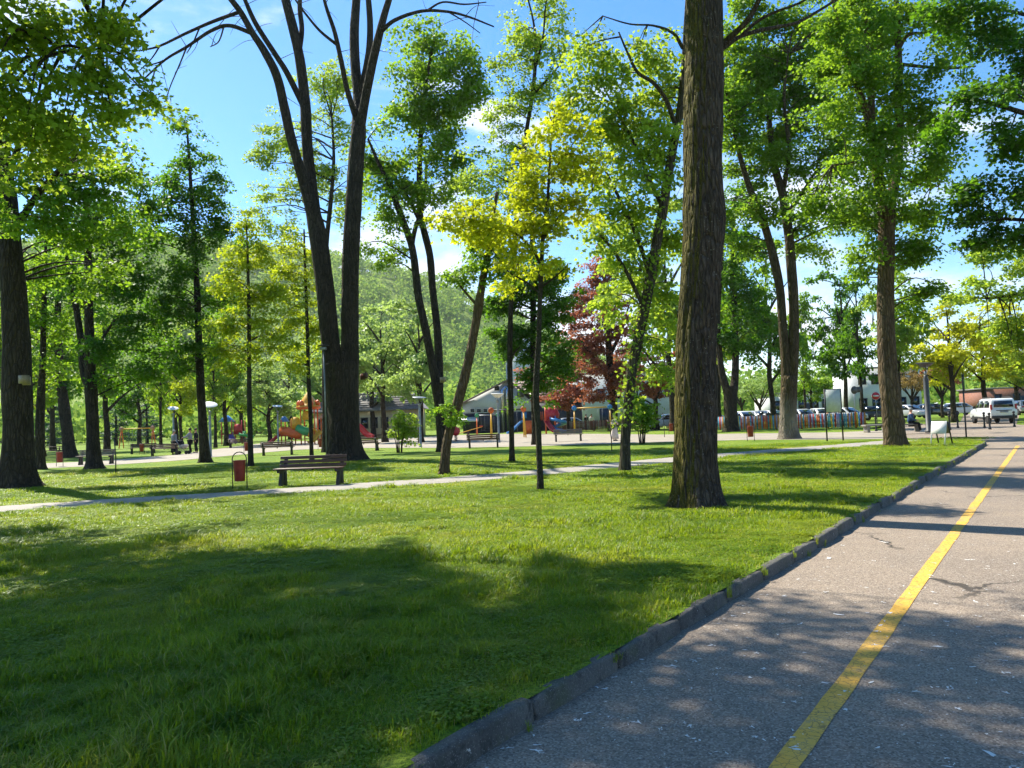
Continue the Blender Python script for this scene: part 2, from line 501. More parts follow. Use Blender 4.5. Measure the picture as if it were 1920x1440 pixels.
def tube_np(pts, r, sides=8, cap=True):
    P = np.array([tuple(p) for p in pts], float); n = len(P)
    r = np.full(n, r, float) if np.isscalar(r) else np.asarray(r, float)
    T = np.gradient(P, axis=0); T /= np.linalg.norm(T, axis=1)[:, None] + 1e-9
    ref = np.array([1.0, 0, 0]) if abs(T[0][0]) < 0.8 else np.array([0, 1.0, 0])
    v = []
    x = np.cross(T[0], ref); x /= np.linalg.norm(x)
    a = np.arange(sides) * 2 * np.pi / sides
    for k in range(n):
        x = x - T[k] * x.dot(T[k]); x /= np.linalg.norm(x) + 1e-9
        y = np.cross(T[k], x)
        v.append(P[k] + r[k] * (np.cos(a)[:, None] * x + np.sin(a)[:, None] * y))
    v = np.concatenate(v)
    f = []
    for k in range(n - 1):
        for j in range(sides):
            j2 = (j + 1) % sides
            f.append([k * sides + j, k * sides + j2, (k + 1) * sides + j2, (k + 1) * sides + j])
    if cap and sides > 2:
        f.append(list(range(sides))[::-1]); f.append([(n - 1) * sides + j for j in range(sides)])
    return v, f

def link(name, data, parent=None):
    o = bpy.data.objects.new(name, data)
    COL.objects.link(o)
    if parent is not None: o.parent = parent
    return o
def thing(name, label, cat, loc=(0, 0, 0), rz=0.0, group=None):
    o = link(name, None)
    o.empty_display_size = 0.2
    o.location = loc; o.rotation_euler = (0, 0, rz)
    return tag(o, label, cat, group)
def tag(o, label, cat, group=None):
    o['label'] = label; o['category'] = cat
    if group: o['group'] = group
    return o
def kind(o, k, label=None):
    o['kind'] = k
    if label: o['label'] = label
    return o
def dup(root, loc, rz=None, label=None, group=None):
    def cp(o, par):
        c = o.copy(); COL.objects.link(c); c.parent = par
        for ch in list(o.children): cp(ch, c)
        return c
    c = cp(root, None)
    c.location = loc
    if rz is not None: c.rotation_euler = (0, 0, rz)
    if label: c['label'] = label
    if group: c['group'] = group
    return c

# ------------------------------------------------------------------ the setting
M_LAWN = lawn_mat('lawn_turf', False)
M_BLADE = lawn_mat('grass_blade', True)
M_ROAD = asphalt_mat('asphalt_road', '766a5e', '8e7e6c')
M_PLAZA = concrete_mat('pale_paving', '857c6e', '9e9482', 0.6)
M_PATH = concrete_mat('path_concrete', '857f76', '9c958a', 1.0)
M_KERB = concrete_mat('kerb_concrete', '4c4a45', '6a665e', 2.0, 0.6)
M_SOIL = concrete_mat('bare_soil', '5b4f3c', '7a6a50', 2.0)

Z_ROAD = -0.115
K0, K3 = G(745, 1440), G(1845, 828)
KD = (K3 - K0); KD.z = 0; KLEN = KD.length; KD.normalize()
KN = Vector((KD.y, -KD.x, 0))                      # from the kerb towards the road
def rd(s, t, z=Z_ROAD): return K0 + KD * s + KN * t + Vector((0, 0, z))

def sheet(name, pts, z, mat, k='structure', sub=0, und=0.0):
    bm = bmesh.new()
    vs = [bm.verts.new((p[0], p[1], z)) for p in pts]
    f = bm.faces.new(vs)
    if f.normal.z < 0: bmesh.ops.reverse_faces(bm, faces=[f])
    bmesh.ops.triangulate(bm, faces=bm.faces[:])
    me = bpy.data.meshes.new(name); bm.to_mesh(me); bm.free()
    me.materials.append(mat)
    o = link(name, me); o['kind'] = k
    return o

sheet('ground', [(-2500, -300), (2500, -300), (2500, 3000), (-2500, 3000)], -0.135, M_LAWN)
LAWN_EDGE = [(17.4, 34.5), (19.5, 40), (24.8, 53.5), (29, 60), (70, 150)]
a0 = K0 - KD * 14
sheet('lawn', [(a0 + KN * .03)[:2], (K3 + KN * .03)[:2]] + LAWN_EDGE + [(40, 210), (-160, 210), (-160, a0.y)], 0.0, M_LAWN)
sheet('road', [rd(-16, 0.02)[:2], rd(-16, 8.5)[:2], rd(70, 8.5)[:2], (80, 160), (71, 151), (29.6, 59.5), (25.4, 53), (20, 39.5), (17.8, 34.2), rd(KLEN + 0.15, 0.02)[:2]], Z_ROAD, M_ROAD)
# yellow line painted on the road
L0, L1 = G(1471, 1440, Z_ROAD), G(1886, 867, Z_ROAD)
LD = (L1 - L0).normalized(); LNn = Vector((LD.y, -LD.x, 0))
pl = []
for sgn, order in ((-1, 1), (1, -1)):
    ss = np.arange(-3, (L1 - L0).length + 9, 0.25)[::order]
    for s_ in ss:
        j = 0.007 * vnoise(np.array([[s_ * 3.1, sgn * 7.0, 0.0]]))[0]
        p = L0 + LD * float(s_) + LNn * (sgn * 0.062 + j)
        pl.append((p.x, p.y))
sheet('road_marking', pl, Z_ROAD + 0.004, yellow_mat())

# path through the lawn
PATH_PX = [(-160, 968), (0, 954), (250, 939), (520, 922), (700, 909), (830, 901), (1000, 887), (1170, 871), (1300, 858), (1450, 846), (1630, 832), (1700, 826)]
pc = np.array([G(*p)[:2] for p in PATH_PX])
tt = np.linspace(0, len(pc) - 1, 60)
pc = np.stack([np.interp(tt, np.arange(len(pc)), pc[:, k]) for k in (0, 1)], 1)
for _ in range(3): pc[1:-1] = (pc[:-2] + pc[1:-1] * 2 + pc[2:]) / 4
tg = np.gradient(pc, axis=0); tg /= np.linalg.norm(tg, axis=1)[:, None]
nr = np.stack([-tg[:, 1], tg[:, 0]], 1)
PATH_W = 0.9
ej = vnoise(np.stack([pc[:, 0] * 1.3, pc[:, 1] * 1.3, pc[:, 0] * 0], 1)) * 0.05
sheet('path', np.concatenate([pc + nr * (PATH_W + ej)[:, None], (pc - nr * (PATH_W - ej)[:, None])[::-1]]), 0.006, M_PATH)
# plaza in front of the playgrounds
near = [(40, 880), (180, 874), (330, 864), (480, 850), (560, 843), (690, 840), (840, 840), (1000, 837), (1250, 829), (1400, 825), (1560, 824), (1690, 823)]
far = [(40, 871), (180, 865), (330, 853), (450, 836), (520, 828), (600, 827), (700, 824), (900, 814), (1060, 813), (1250, 815), (1400, 813), (1560, 811), (1690, 806)]
px_ = np.linspace(40, 1690, 56)
ny_ = np.interp(px_, *np.array(near).T); fy_ = np.interp(px_, *np.array(far).T)
sv = [tuple(G(x, y)[:2]) + (0.010,) for x, y in zip(px_, ny_)] + [tuple(G(x, y)[:2]) + (0.010,) for x, y in zip(px_, fy_)]
m_ = len(px_)
pz = link('plaza', mesh_np('plaza', np.array(sv), np.array([[i, i + 1, m_ + i + 1, m_ + i] for i in range(m_ - 1)]), M_PLAZA)); pz['kind'] = 'structure'

sheet('far_lawn', [G(x, y, Z_ROAD)[:2] for x, y in ((1628, 798), (1700, 796), (1800, 792), (1808, 776), (1800, 770), (1640, 775), (1612, 782))], Z_ROAD + 0.012, M_LAWN)
sheet('far_verge', [G(x, y, Z_ROAD)[:2] for x, y in ((1906, 796), (1990, 800), (1990, 775), (1912, 776))], Z_ROAD + 0.012, M_LAWN)

# kerb: single stones with open joints, none quite level with the next
kerb = link('kerb', None); kerb['kind'] = 'structure'; kerb.location = (0, 0, 0)
st_mesh = []
for k in range(4):
    mb = MB()
    L = 0.972; n_ = 11
    prof = [(-0.02, -0.30), (-0.02, -0.012), (-0.005, 0.0), (0.070, 0.003), (0.084, -0.012), (0.10, -0.3)]
    v = []
    for i in range(n_):
        x = -L / 2 + L * i / (n_ - 1)
        ex = 0.02 * (1 if i in (0, n_ - 1) else 0.25 if i in (1, n_ - 2) else 0)
        for (y, z) in prof:
            nz = vnoise(np.array([[x * 6 + k * 9, y * 14, z * 9 + 3]]))[0] * 0.010
            v.append((x, y + nz - ex * (0.6 if y > 0.05 else 0), z + nz * 0.8 - (ex * .8 if z > -0.1 else 0)))
    q = len(prof); f = []
    for i in range(n_ - 1):
        for j in range(q - 1): f.append([i * q + j, i * q + j + 1, (i + 1) * q + j + 1, (i + 1) * q + j])
    f += [list(range(q)), [(n_ - 1) * q + j for j in range(q)][::-1]]
    mb.add(v, f); st_mesh.append(mb.mesh('kerb_stone', M_KERB))
KANG = math.atan2(KD.y, KD.x)
for i in range(int(KLEN + 10)):
    s_ = -9 + i * 1.0
    if s_ > KLEN - 0.3: break
    o = link('kerb_stone', st_mesh[i % 4], kerb)
    p = rd(s_ + 0.5, random.uniform(-0.014, 0.014), random.uniform(-0.006, 0.016))
    o.location = p
    # profile's +y must face the road
    o.rotation_euler = (random.uniform(-0.03, 0.03), random.uniform(-0.008, 0.008), KANG + math.pi + random.uniform(-0.012, 0.012))

# bird droppings and seed fluff splattered on asphalt and kerb
v = []; f = []; rn = []
sc_m = paint('white_droppings', 'd9d6cf', 0.8, wear=0.05)
nn = 0
for i in range(2600):
    s_ = abs(random.gauss(0, 1)) * 6 - 1.5; t_ = random.uniform(0.1, 6.5)
    p = rd(s_, t_, Z_ROAD + 0.005)
    if (p - CAM).length < 2: continue
    R_ = 0.002 + 0.0062 * random.random() ** 2 * (2.2 if random.random() < 0.15 else 1)
    for limb in range(random.choice((1, 1, 1, 2, 3))):
        a0_ = random.uniform(0, 6.28); kk = random.randint(7, 10); el = random.uniform(1.0, 4.5)
        ox_, oy_ = random.gauss(0, R_ * 1.6), random.gauss(0, R_ * 1.6)
        ring = []
        for j in range(kk):
            a = 2 * math.pi * j / kk
            rr = R_ * random.uniform(0.25, 1.25)
            x, y = rr * math.cos(a) * el, rr * math.sin(a) + el * R_ * .25 * math.cos(a) ** 2
            ring.append((p.x + ox_ + x * math.cos(a0_) - y * math.sin(a0_), p.y + oy_ + x * math.sin(a0_) + y * math.cos(a0_), p.z + .0004 * limb))
        v.append((p.x + ox_, p.y + oy_, p.z + 0.001 + .0004 * limb)); v += ring
        for j in range(kk): f.append((nn, nn + 1 + j, nn + 1 + (j + 1) % kk))
        nn += kk + 1
o = link('bird_droppings', mesh_np('bird_droppings', v, np.array(f), sc_m)); kind(o, 'stuff', 'white bird droppings and fluff splattered over the asphalt')

# ------------------------------------------------------------------ trees
def fib_dirs(n):
    u = rng.uniform(-1, 1, n); a = rng.uniform(0, 2 * np.pi, n)
    s_ = np.sqrt(1 - u * u)
    return np.stack([s_ * np.cos(a), s_ * np.sin(a), u], 1)

LEAF_KITE = (np.array([[0, 0, 0], [0.42, -0.44, 0.10], [1, 0, -0.06], [0.42, 0.44, 0.10]]), 'quad')
_mp = []
for ang, rr in ((180, 0.30), (-118, 0.36), (-62, 0.55), (-30, 0.30), (0, 0.66), (30, 0.30), (62, 0.55), (118, 0.36)):
    _mp.append((0.36 + rr * math.cos(math.radians(ang)), rr * 0.95 * math.sin(math.radians(ang)), 0.06 * abs(math.sin(math.radians(ang)))))
LEAF_MAPLE = (np.array(_mp), 'ngon')

def leaves_mesh(name, P, N, D, size, mat, tmpl=LEAF_KITE):
    """P positions, N normals, D tip directions (not unit), size per leaf"""
    T, _ = tmpl
    n = len(P); k = len(T)
    N = N / (np.linalg.norm(N, axis=1)[:, None] + 1e-9)
    D = D - N * (D * N).sum(1)[:, None]; D /= np.linalg.norm(D, axis=1)[:, None] + 1e-9
    B = np.cross(N, D)
    v = P[:, None, :] + size[:, None, None] * (T[None, :, 0, None] * D[:, None, :] + T[None, :, 1, None] * B[:, None, :] + T[None, :, 2, None] * N[:, None, :])
    f = np.arange(n * k).reshape(n, k)
    return mesh_np(name, v.reshape(-1, 3), f, mat, rnd=rng.random(n))

def prisms(A, Bq, ra, rb):
    """3-sided tapering twigs, all at once"""
    n = len(A); d = Bq - A; d = d / (np.linalg.norm(d, axis=1)[:, None] + 1e-9)
    r = np.where(np.abs(d[:, 2:3]) < 0.9, [[0, 0, 1.0]], [[1.0, 0, 0]])
    x = np.cross(d, r); x /= np.linalg.norm(x, axis=1)[:, None] + 1e-9
    y = np.cross(d, x)
    a = np.array([0, 2.094, 4.189])
    off = np.cos(a)[None, :, None] * x[:, None, :] + np.sin(a)[None, :, None] * y[:, None, :]
    v = np.concatenate([A[:, None] + off * ra[:, None, None], Bq[:, None] + off * rb[:, None, None]], 1)
    base = (np.arange(n) * 6)[:, None]
    f = np.concatenate([base + np.array([[j, (j + 1) % 3, 3 + (j + 1) % 3, 3 + j]]) for j in range(3)])
    return v.reshape(-1, 3), f

def catmull(P, sub):
    P = np.asarray(P, float)
    if len(P) < 3: 
        t = np.linspace(0, len(P) - 1, (len(P) - 1) * sub + 1)
        return np.stack([np.interp(t, np.arange(len(P)), P[:, k]) for k in range(P.shape[1])], 1)
    Q = np.concatenate([[2 * P[0] - P[1]], P, [2 * P[-1] - P[-2]]])
    out = []
    for i in range(1, len(Q) - 2):
        for j in range(sub):
            t = j / sub
            p0, p1, p2, p3 = Q[i - 1], Q[i], Q[i + 1], Q[i + 2]
            out.append(0.5 * (2 * p1 + (p2 - p0) * t + (2 * p0 - 5 * p1 + 4 * p2 - p3) * t * t + (3 * p1 - p0 - 3 * p2 + p3) * t ** 3))
    out.append(P[-1])
    return np.array(out)

def stem_mesh(mb, pts, rad, sides, sub, flare=0.0, rough=0.05, seed=0, zbase=0.0, roots=5):
    """round wood along a line of points, with knobbly sides and root flare"""
    PR = catmull(np.concatenate([np.array(pts), np.array(rad)[:, None]], 1), sub)
    P, r = PR[:, :3], np.maximum(PR[:, 3], 0.004)
    v, f = tube_np(P, r, sides)
    c = np.repeat(P, sides, 0)
    d = v - c; rr = np.linalg.norm(d, axis=1)[:, None] + 1e-9; u = d / rr
    nz = vnoise(np.concatenate([u[:, :2] * 2.2 + seed, v[:, 2:3] * 1.1], 1), seed) * rough * 1.6
    nz = nz + vnoise(np.concatenate([u[:, :2] * 7 + seed, v[:, 2:3] * 2.2], 1), seed + 5) * rough
    if sides >= 40: nz = nz + vnoise(np.concatenate([u[:, :2] * 17 + seed, v[:, 2:3] * 3.4], 1), seed + 9) * rough * 0.7
    if flare:
        h = np.clip(v[:, 2] - zbase, 0, None)
        th = np.arctan2(u[:, 1], u[:, 0])
        lob = 0.55 + 0.45 * np.cos(roots * th + seed) + 0.3 * np.cos((roots - 2) * th + 1.3 * seed)
        nz = nz + flare * np.exp(-h / (0.55 * r[0] + 0.03)) * np.clip(lob, 0.05, 1.5)
    v = c + u * rr * (1 + nz[:, None])
    mb.add(v, f)
    return P, r

LAI_GAIN, LEAF_GAIN = 2.9, 0.72
def crown_points(blobs, leaf, lai, m, spray, gap=0.0, seed=1):
    """cluster centres spread through lumpy ellipsoids"""
    out = []; outward = []; bi = []
    la = 0.46 * leaf * leaf
    for k, (c, rx, ry, rz) in enumerate(blobs):
        area = math.pi * rx * rz
        n = max(4, int(lai * area / la / m))
        d = fib_dirs(int(n * 1.9) + 6)
        lum = 1 + 0.34 * vnoise(d * 2.1 + k * 3.7 + seed, seed) + 0.22 * vnoise(d * 4.3 + k * 1.7, seed + 2)
        rad = rng.random(len(d)) ** 0.45 * lum * np.where(rng.random(len(d)) < .14, 1.28, 1.0)
        p = np.array(c) + d * rad[:, None] * np.array([rx, ry, rz])
        nz = vnoise(p * (0.95 / max(0.35, spray * 1.6)) + seed * 11, seed + 3)
        keep = np.argsort(-(nz + rng.random(len(p)) * 0.9))[:n] if gap else np.arange(n)
        out.append(p[keep]); outward.append(d[keep]); bi += [k] * len(keep)
    return np.concatenate(out), np.concatenate(outward), np.array(bi)

def grow_crown(root, mat, wood_mat, skel, blobs, leaf=0.16, lai=2.2, m=22, spray=0.45, droop=0.15, gap=1.0, seed=1, tmpl=LEAF_KITE, twig=0.012, flat=0.4, name='crown', bough=0.085):
    lai *= LAI_GAIN; leaf *= LEAF_GAIN; spray *= 1.12; m = int(m * 4)
    P, D, bi = crown_points(blobs, leaf, lai, m, spray, gap, seed)
    n = len(P)
    # boughs to each lump, then twigs to each cluster
    nodes = [skel]; va = []; fa = []; cnt = 0
    mb = MB()
    for k, (c, rx, ry, rz) in enumerate(blobs):
        own = P[bi == k]
        if not len(own): continue
        nb = max(2, min(7, int(len(own) / 8) + 2))
        sel = own[rng.choice(len(own), min(nb, len(own)), replace=False)]
        for e in sel:
            dd = np.linalg.norm(skel - e, axis=1) + 0.55 * np.maximum(0, skel[:, 2] - e[2] + 0.25 * np.linalg.norm((skel - e)[:, :2], axis=1))
            s0 = skel[np.argmin(dd)]
            L = np.linalg.norm(e - s0)
            if L < 0.2: continue
            mid = s0 * 0.5 + e * 0.5 + np.array([0, 0, 0.10 * L]) + rng.normal(0, 0.06 * L, 3)
            q = catmull(np.array([s0, mid, e]), 4)
            r0 = min(bough, 0.011 * L + twig)
            mb.tube(q, np.linspace(r0, twig * 0.7, len(q)), 5, False)
            nodes.append(q[2:])
    NN = np.concatenate(nodes)
    A = np.empty_like(P)
    for i0 in range(0, n, 400):
        dd = np.linalg.norm(P[i0:i0 + 400, None] - NN[None], axis=2)
        A[i0:i0 + 400] = NN[np.argmin(dd, 1)]
    L = np.linalg.norm(P - A, axis=1)
    ok = L < 4.5
    mid = (A + P) / 2 + np.stack([rng.normal(0, .05, n), rng.normal(0, .05, n), 0.06 + 0 * L], 1) * L[:, None]
    for (a, b, r1, r2) in ((A, mid, 1.0, 0.75), (mid, P, 0.75, 0.3)):
        vv, ff = prisms(a[ok], b[ok], np.full(ok.sum(), twig * r1 * 0.7), np.full(ok.sum(), twig * r2 * 0.7))
        va.append(vv); fa.append(ff + cnt); cnt += len(vv)
    if mb.n:
        va.append(np.concatenate(mb.v)); quads = np.array(mb.f[4]) + cnt; fa.append(quads)
    br = link('branches', mesh_np('branches', np.concatenate(va), np.concatenate(fa), wood_mat), root)
    br['kind'] = 'stuff'
    # leaves
    Q = np.repeat(P, m, 0); O = np.repeat(D, m, 0)
    dirA = P - A; dirA /= np.linalg.norm(dirA, axis=1)[:, None] + 1e-6
    dirA = np.repeat(dirA, m, 0)
    # each clump is a flattened, ragged spray of leaves with a fairly sharp edge
    g = fib_dirs(len(Q)) * (rng.random(len(Q)) ** 0.5)[:, None]
    cs = np.repeat(rng.uniform(0.65, 1.3, n), m)[:, None]
    along = rng.uniform(-0.55, 0.75, len(Q))[:, None] * dirA
    off = (g * np.array([1.0, 1.0, flat * .75]) + along * np.array([.9, .9, 0.5])) * cs
    off += rng.normal(0, .12, off.shape)
    off *= spray
    off[:, 2] -= (droop + .12) * (off[:, 0] ** 2 + off[:, 1] ** 2) / max(spray, .05)
    Q = Q + off
    Nn = np.array([0, 0, 0.8]) + rng.normal(0, 0.62, (len(Q), 3)) + O * 0.3
    Dn = off / spray + rng.normal(0, 0.6, (len(Q), 3)) + np.array([0, 0, -0.35])
    size = leaf * rng.uniform(0.65, 1.25, len(Q))
    return link(name, leaves_mesh(name, Q, Nn, Dn, size, mat, tmpl), root)

def tree(name, label, base_px, stems, blobs_px, bmat, lmat, group=None, flare=0.5, sides=12, sub=4, rough=0.05, base_y=None, cat='tree', extra_blobs=None, seed=1, crown=True, mindepth=1.2, bare_twigs=0, **kw):
    """stems: lists of (px, py, width_px[, depth offset m]); blobs: (px, py, rx_px, rz_px[, depth offset m])"""
    if base_y is None: b = G(*base_px)
    else: b = at(base_px[0], base_y)
    root = thing(name, label, cat, b, 0, group)
    Y = b.y; mpp = Y / F_PX
    loc = np.array(b)
    def w(px, py, dy=0.0): return np.array(V(px, py, Y + dy)) - loc
    mb = MB(); skel = []
    for i, st in enumerate(stems):
        pts = []; rad = []
        for q in st:
            dy = q[3] if len(q) > 3 else 0.0
            pts.append(w(q[0], q[1], dy)); rad.append(q[2] * mpp / 2)
        if i == 0:
            pts[0] = np.array([0, 0, -0.12]); pts = [pts[0]] + pts[1:]
        P, r = stem_mesh(mb, pts, rad, sides if i == 0 else max(6, int(sides * 0.7)), sub, flare if i == 0 else 0, rough, seed + i, 0.0)
        hh = P[:, 2] > (0.25 * P[-1, 2] if i == 0 else -1)
        skel.append(P[hh])
    if bare_twigs:
        thin = np.concatenate([q_[len(q_) // 3:] for q_ in skel[1:]])
        for _ in range(bare_twigs):
            a_ = thin[rng.integers(len(thin))]; L_ = rng.uniform(.5, 1.9)
            d_ = fib_dirs(1)[0] * np.array([1, .7, .5]) + np.array([0, 0, .15]); d_ /= np.linalg.norm(d_)
            q_ = catmull(np.array([a_, a_ + d_ * L_ * .5 + rng.normal(0, .08, 3), a_ + d_ * L_ + np.array([0, 0, -.12 * L_])]), 3)
            mb.tube(q_, np.linspace(.018, .005, len(q_)), 4, False)
    tr = mb.obj('trunk', bmat, root, smooth=True)
    skel = np.concatenate(skel)
    bl = []
    for q in (blobs_px or []):
        dy = q[4] if len(q) > 4 else 0.0
        c = w(q[0], q[1], dy); s_ = (Y + dy) / F_PX
        rx, rz = q[2] * s_ * 1.04, q[3] * s_ * 1.04
        bl.append((c, rx, max(mindepth * 0.5, 0.85 * rx), rz))
    for (x, y, z, rx, ry, rz) in (extra_blobs or []):
        bl.append((np.array([x, y, z]) - loc, rx, ry, rz))
    if bl and crown: grow_crown(root, lmat, bmat, skel, bl, seed=seed, **kw)
    return root

B_MAIN = bark('bark_mossy', '2b231b', '75665a', moss=0.95, lichen=0.8, zs=0.8, mosscol='6e6420')
B_DARK = bark('bark_dark', '2a241d', '564b40', moss=0.25, lichen=0.2, zs=0.5)
B_GREY = bark('bark_grey', '352f28', '6c6255', moss=0.3, lichen=0.35, zs=0.5)
B_CHALK = bark('bark_limewashed', '3a2f24', '77654f', moss=0.45, lichen=0.3, zs=0.5, chalk=1.9, mosscol='6a5a24')
B_TAN = bark('bark_tan', '4a3b2b', '8a745a', moss=0.2, lichen=0.35, zs=0.5)
B_YOUNG = bark('bark_young', '3a352a', '6d6654', moss=0.2, lichen=0.3, zs=2.0)

L_DEEP = leafmat('leaf_deep_green', '1f4012', '48741f', '7aae20', 0.48)
L_MID = leafmat('leaf_mid_green', '325a16', '658f2a', 'a2c82c', 0.5)
L_FRESH = leafmat('leaf_fresh_green', '4a701e', '86a83a', 'c0d83e', 0.52)
L_LIME = leafmat('leaf_lime', '6c8a1a', '9fb02c', 'c6d424', 0.52)
L_YELLOW = leafmat('leaf_yellow', '85901a', 'b2b82c', 'd6e028', 0.52)
L_GOLD = leafmat('leaf_gold', '8e9414', 'bfc028', 'dee226', 0.52)
L_PALE = leafmat('leaf_pale_green', '55783a', '92b062', 'bcd668', 0.46, 0.5)
L_PURPLE = leafmat('leaf_copper', '5c342c', 'a87058', 'cc7a50', 0.45)
L_BLUISH = leafmat('leaf_bluish_green', '1c3a2c', '3c5f48', '4a7a44', 0.25)

# --- the big mossy trunk by the kerb (crown mostly above the frame)
tree('old_maple_tree', 'thick mossy bare trunk standing on the lawn close to the road kerb', (1309, 950),
     [[(1309, 960, 92), (1308, 930, 84), (1306, 890, 81), (1305, 800, 78), (1304, 700, 76), (1309, 580, 76), (1316, 470, 76), (1319, 400, 79), (1319, 340, 72), (1318, 230, 73), (1320, 120, 70), (1321, 0, 66), (1322, -200, 56, 0.2), (1320, -450, 40, 0.4), (1330, -700, 22, 0.8)],
      [(1342, 110, 18), (1356, 84, 13), (1378, 62, 11, -0.1), (1400, 40, 10, -0.2), (1418, 10, 9, -0.3), (1440, -40, 7, -0.5)],
      [(1352, 92, 11), (1385, 70, 8, 0.2), (1420, 58, 8, 0.4), (1460, 50, 7, 0.7), (1500, 40, 6, 0.9), (1560, 5, 5, 1.3), (1620, -30, 4, 1.6)],
      [(1384, 72, 6, 0.2), (1420, 40, 6, 0.1), (1455, 22, 5, 0.0), (1500, 5, 4, -0.2), (1540, -20, 3, -0.3)],
      [(1322, -150, 30), (1240, -260, 20, -0.6), (1150, -380, 12, -1.2)], [(1322, -200, 30), (1430, -330, 20, 0.6), (1540, -450, 12, 1.0)],
      [(1321, -300, 26), (1330, -420, 16, 1.6), (1350, -560, 9, 2.4)]],
     [], B_MAIN, L_FRESH, flare=0.42, sides=96, sub=16, rough=0.04, seed=3,
     extra_blobs=[(1.6, 13.2, 12.6, 2.2, 2.2, 1.4), (5.2, 13.6, 12.8, 2.2, 2.2, 1.5), (3.4, 15.0, 13.6, 2.4, 2.0, 1.6), (3.2, 12.6, 15.6, 2.6, 2.4, 1.9), (4.6, 11.2, 13.0, 1.7, 1.7, 1.2)],
     leaf=0.2, lai=1.5, spray=0.5)

# --- big twin-stemmed tree with bare dead branches
tree('twin_trunk_tree', 'huge dark tree forking low into two bare stems behind the brown bench', (645, 864),
     [[(645, 872, 74), (646, 850, 62), (645, 800, 56), (644, 750, 57), (642, 705, 60), (641, 680, 62)],
      [(632, 705, 42), (622, 660, 36), (616, 610, 35), (611, 550, 34), (603, 490, 34), (594, 430, 33), (584, 389, 25, -.2), (569, 340, 20, -.4), (549, 272, 18, -.7), (535, 209, 17, -1), (520, 146, 16, -1.2), (496, 97, 14, -1.4), (474, 63, 12, -1.6), (452, 24, 11, -1.7), (428, -8, 10, -1.9), (390, -60, 7, -2.2)],
      [(594, 430, 28), (588, 390, 24, .2), (583, 340, 22, .3), (576, 272, 21, .4), (572, 194, 20, .5), (562, 110, 19, .6), (546, 39, 18, .6), (530, -20, 15, .7), (505, -120, 9, .9)],
      [(572, 205, 12, .5), (540, 140, 11, .2), (518, 105, 10, .0), (480, 45, 9, -.3), (455, -10, 7, -.5)],
      [(560, 100, 11, .6), (566, 55, 10, .9), (562, 10, 9, 1.2), (568, -60, 6, 1.5)],
      [(651, 700, 42), (656, 650, 34), (656, 580, 32), (657, 500, 32), (660, 430, 31), (664, 370, 30), (668, 300, 29), (672, 245, 28), (672, 190, 20, .4), (667, 130, 19, .6), (664, 70, 18, .8), (668, 0, 16, 1.0), (675, -110, 10, 1.4)],
      [(672, 250, 22), (684, 190, 17, -.3), (696, 130, 16, -.6), (706, 85, 15, -.8), (720, 30, 13, -1.0), (734, -20, 11, -1.2), (750, -110, 7, -1.5)],
      [(672, 190, 12, .4), (690, 110, 13, .4), (694, 50, 12, .4), (690, -10, 10, .4), (684, -90, 6, .5)],
      [(671, 232, 12), (650, 165, 10, -.5), (640, 115, 9, -.9), (628, 62, 8, -1.3), (610, 8, 6, -1.6), (600, -40, 4, -1.8)],
      [(633, 85, 6, -1.1), (600, 58, 5, -1.6), (570, 22, 4, -1.9), (550, -6, 3, -2.0)],
      [(474, 63, 8, -1.6), (430, 48, 7, -1.9), (395, 58, 6, -2.1), (350, 88, 5, -2.3), (310, 112, 4, -2.4), (268, 150, 2.5, -2.5)],
      [(450, 22, 7, -1.7), (400, 40, 6, -2.1), (350, 62, 5, -2.4), (300, 86, 4, -2.6), (264, 95, 2.5, -2.7)],
      [(350, 88, 3, -2.3), (338, 118, 2.4, -2.4), (320, 160, 2, -2.5), (310, 190, 1.5, -2.5)],
      [(310, 112, 3, -2.4), (295, 118, 2.4, -2.6), (270, 124, 1.8, -2.8)],
      [(290, 130, 2.6, -2.4), (284, 160, 2, -2.5), (272, 178, 1.5, -2.5)],
      [(375, 50, 3, -2.2), (362, 80, 2.2, -2.3), (350, 100, 1.6, -2.3)],
      [(420, 50, 3, -1.9), (410, 78, 2.4, -1.9), (394, 88, 1.6, -1.9)],
      [(300, 86, 3, -2.6), (284, 110, 2.2, -2.7), (262, 132, 1.5, -2.8)],
      [(712, 62, 8, -.9), (740, 38, 7, -1.2), (790, 21, 6, -1.5), (840, 22, 5, -1.8), (880, 32, 4, -2.0), (926, 50, 2.4, -2.2)],
      [(800, 20, 4, -1.5), (830, 4, 3.4, -1.8), (870, 8, 3, -2.0), (912, 4, 1.8, -2.2)],
      [(840, 22, 3, -1.8), (870, 40, 2.2, -2.0), (900, 62, 1.5, -2.1)]],
     [], B_DARK, L_MID, flare=0.5, sides=26, sub=6, rough=0.04, seed=5, crown=False, bare_twigs=70)

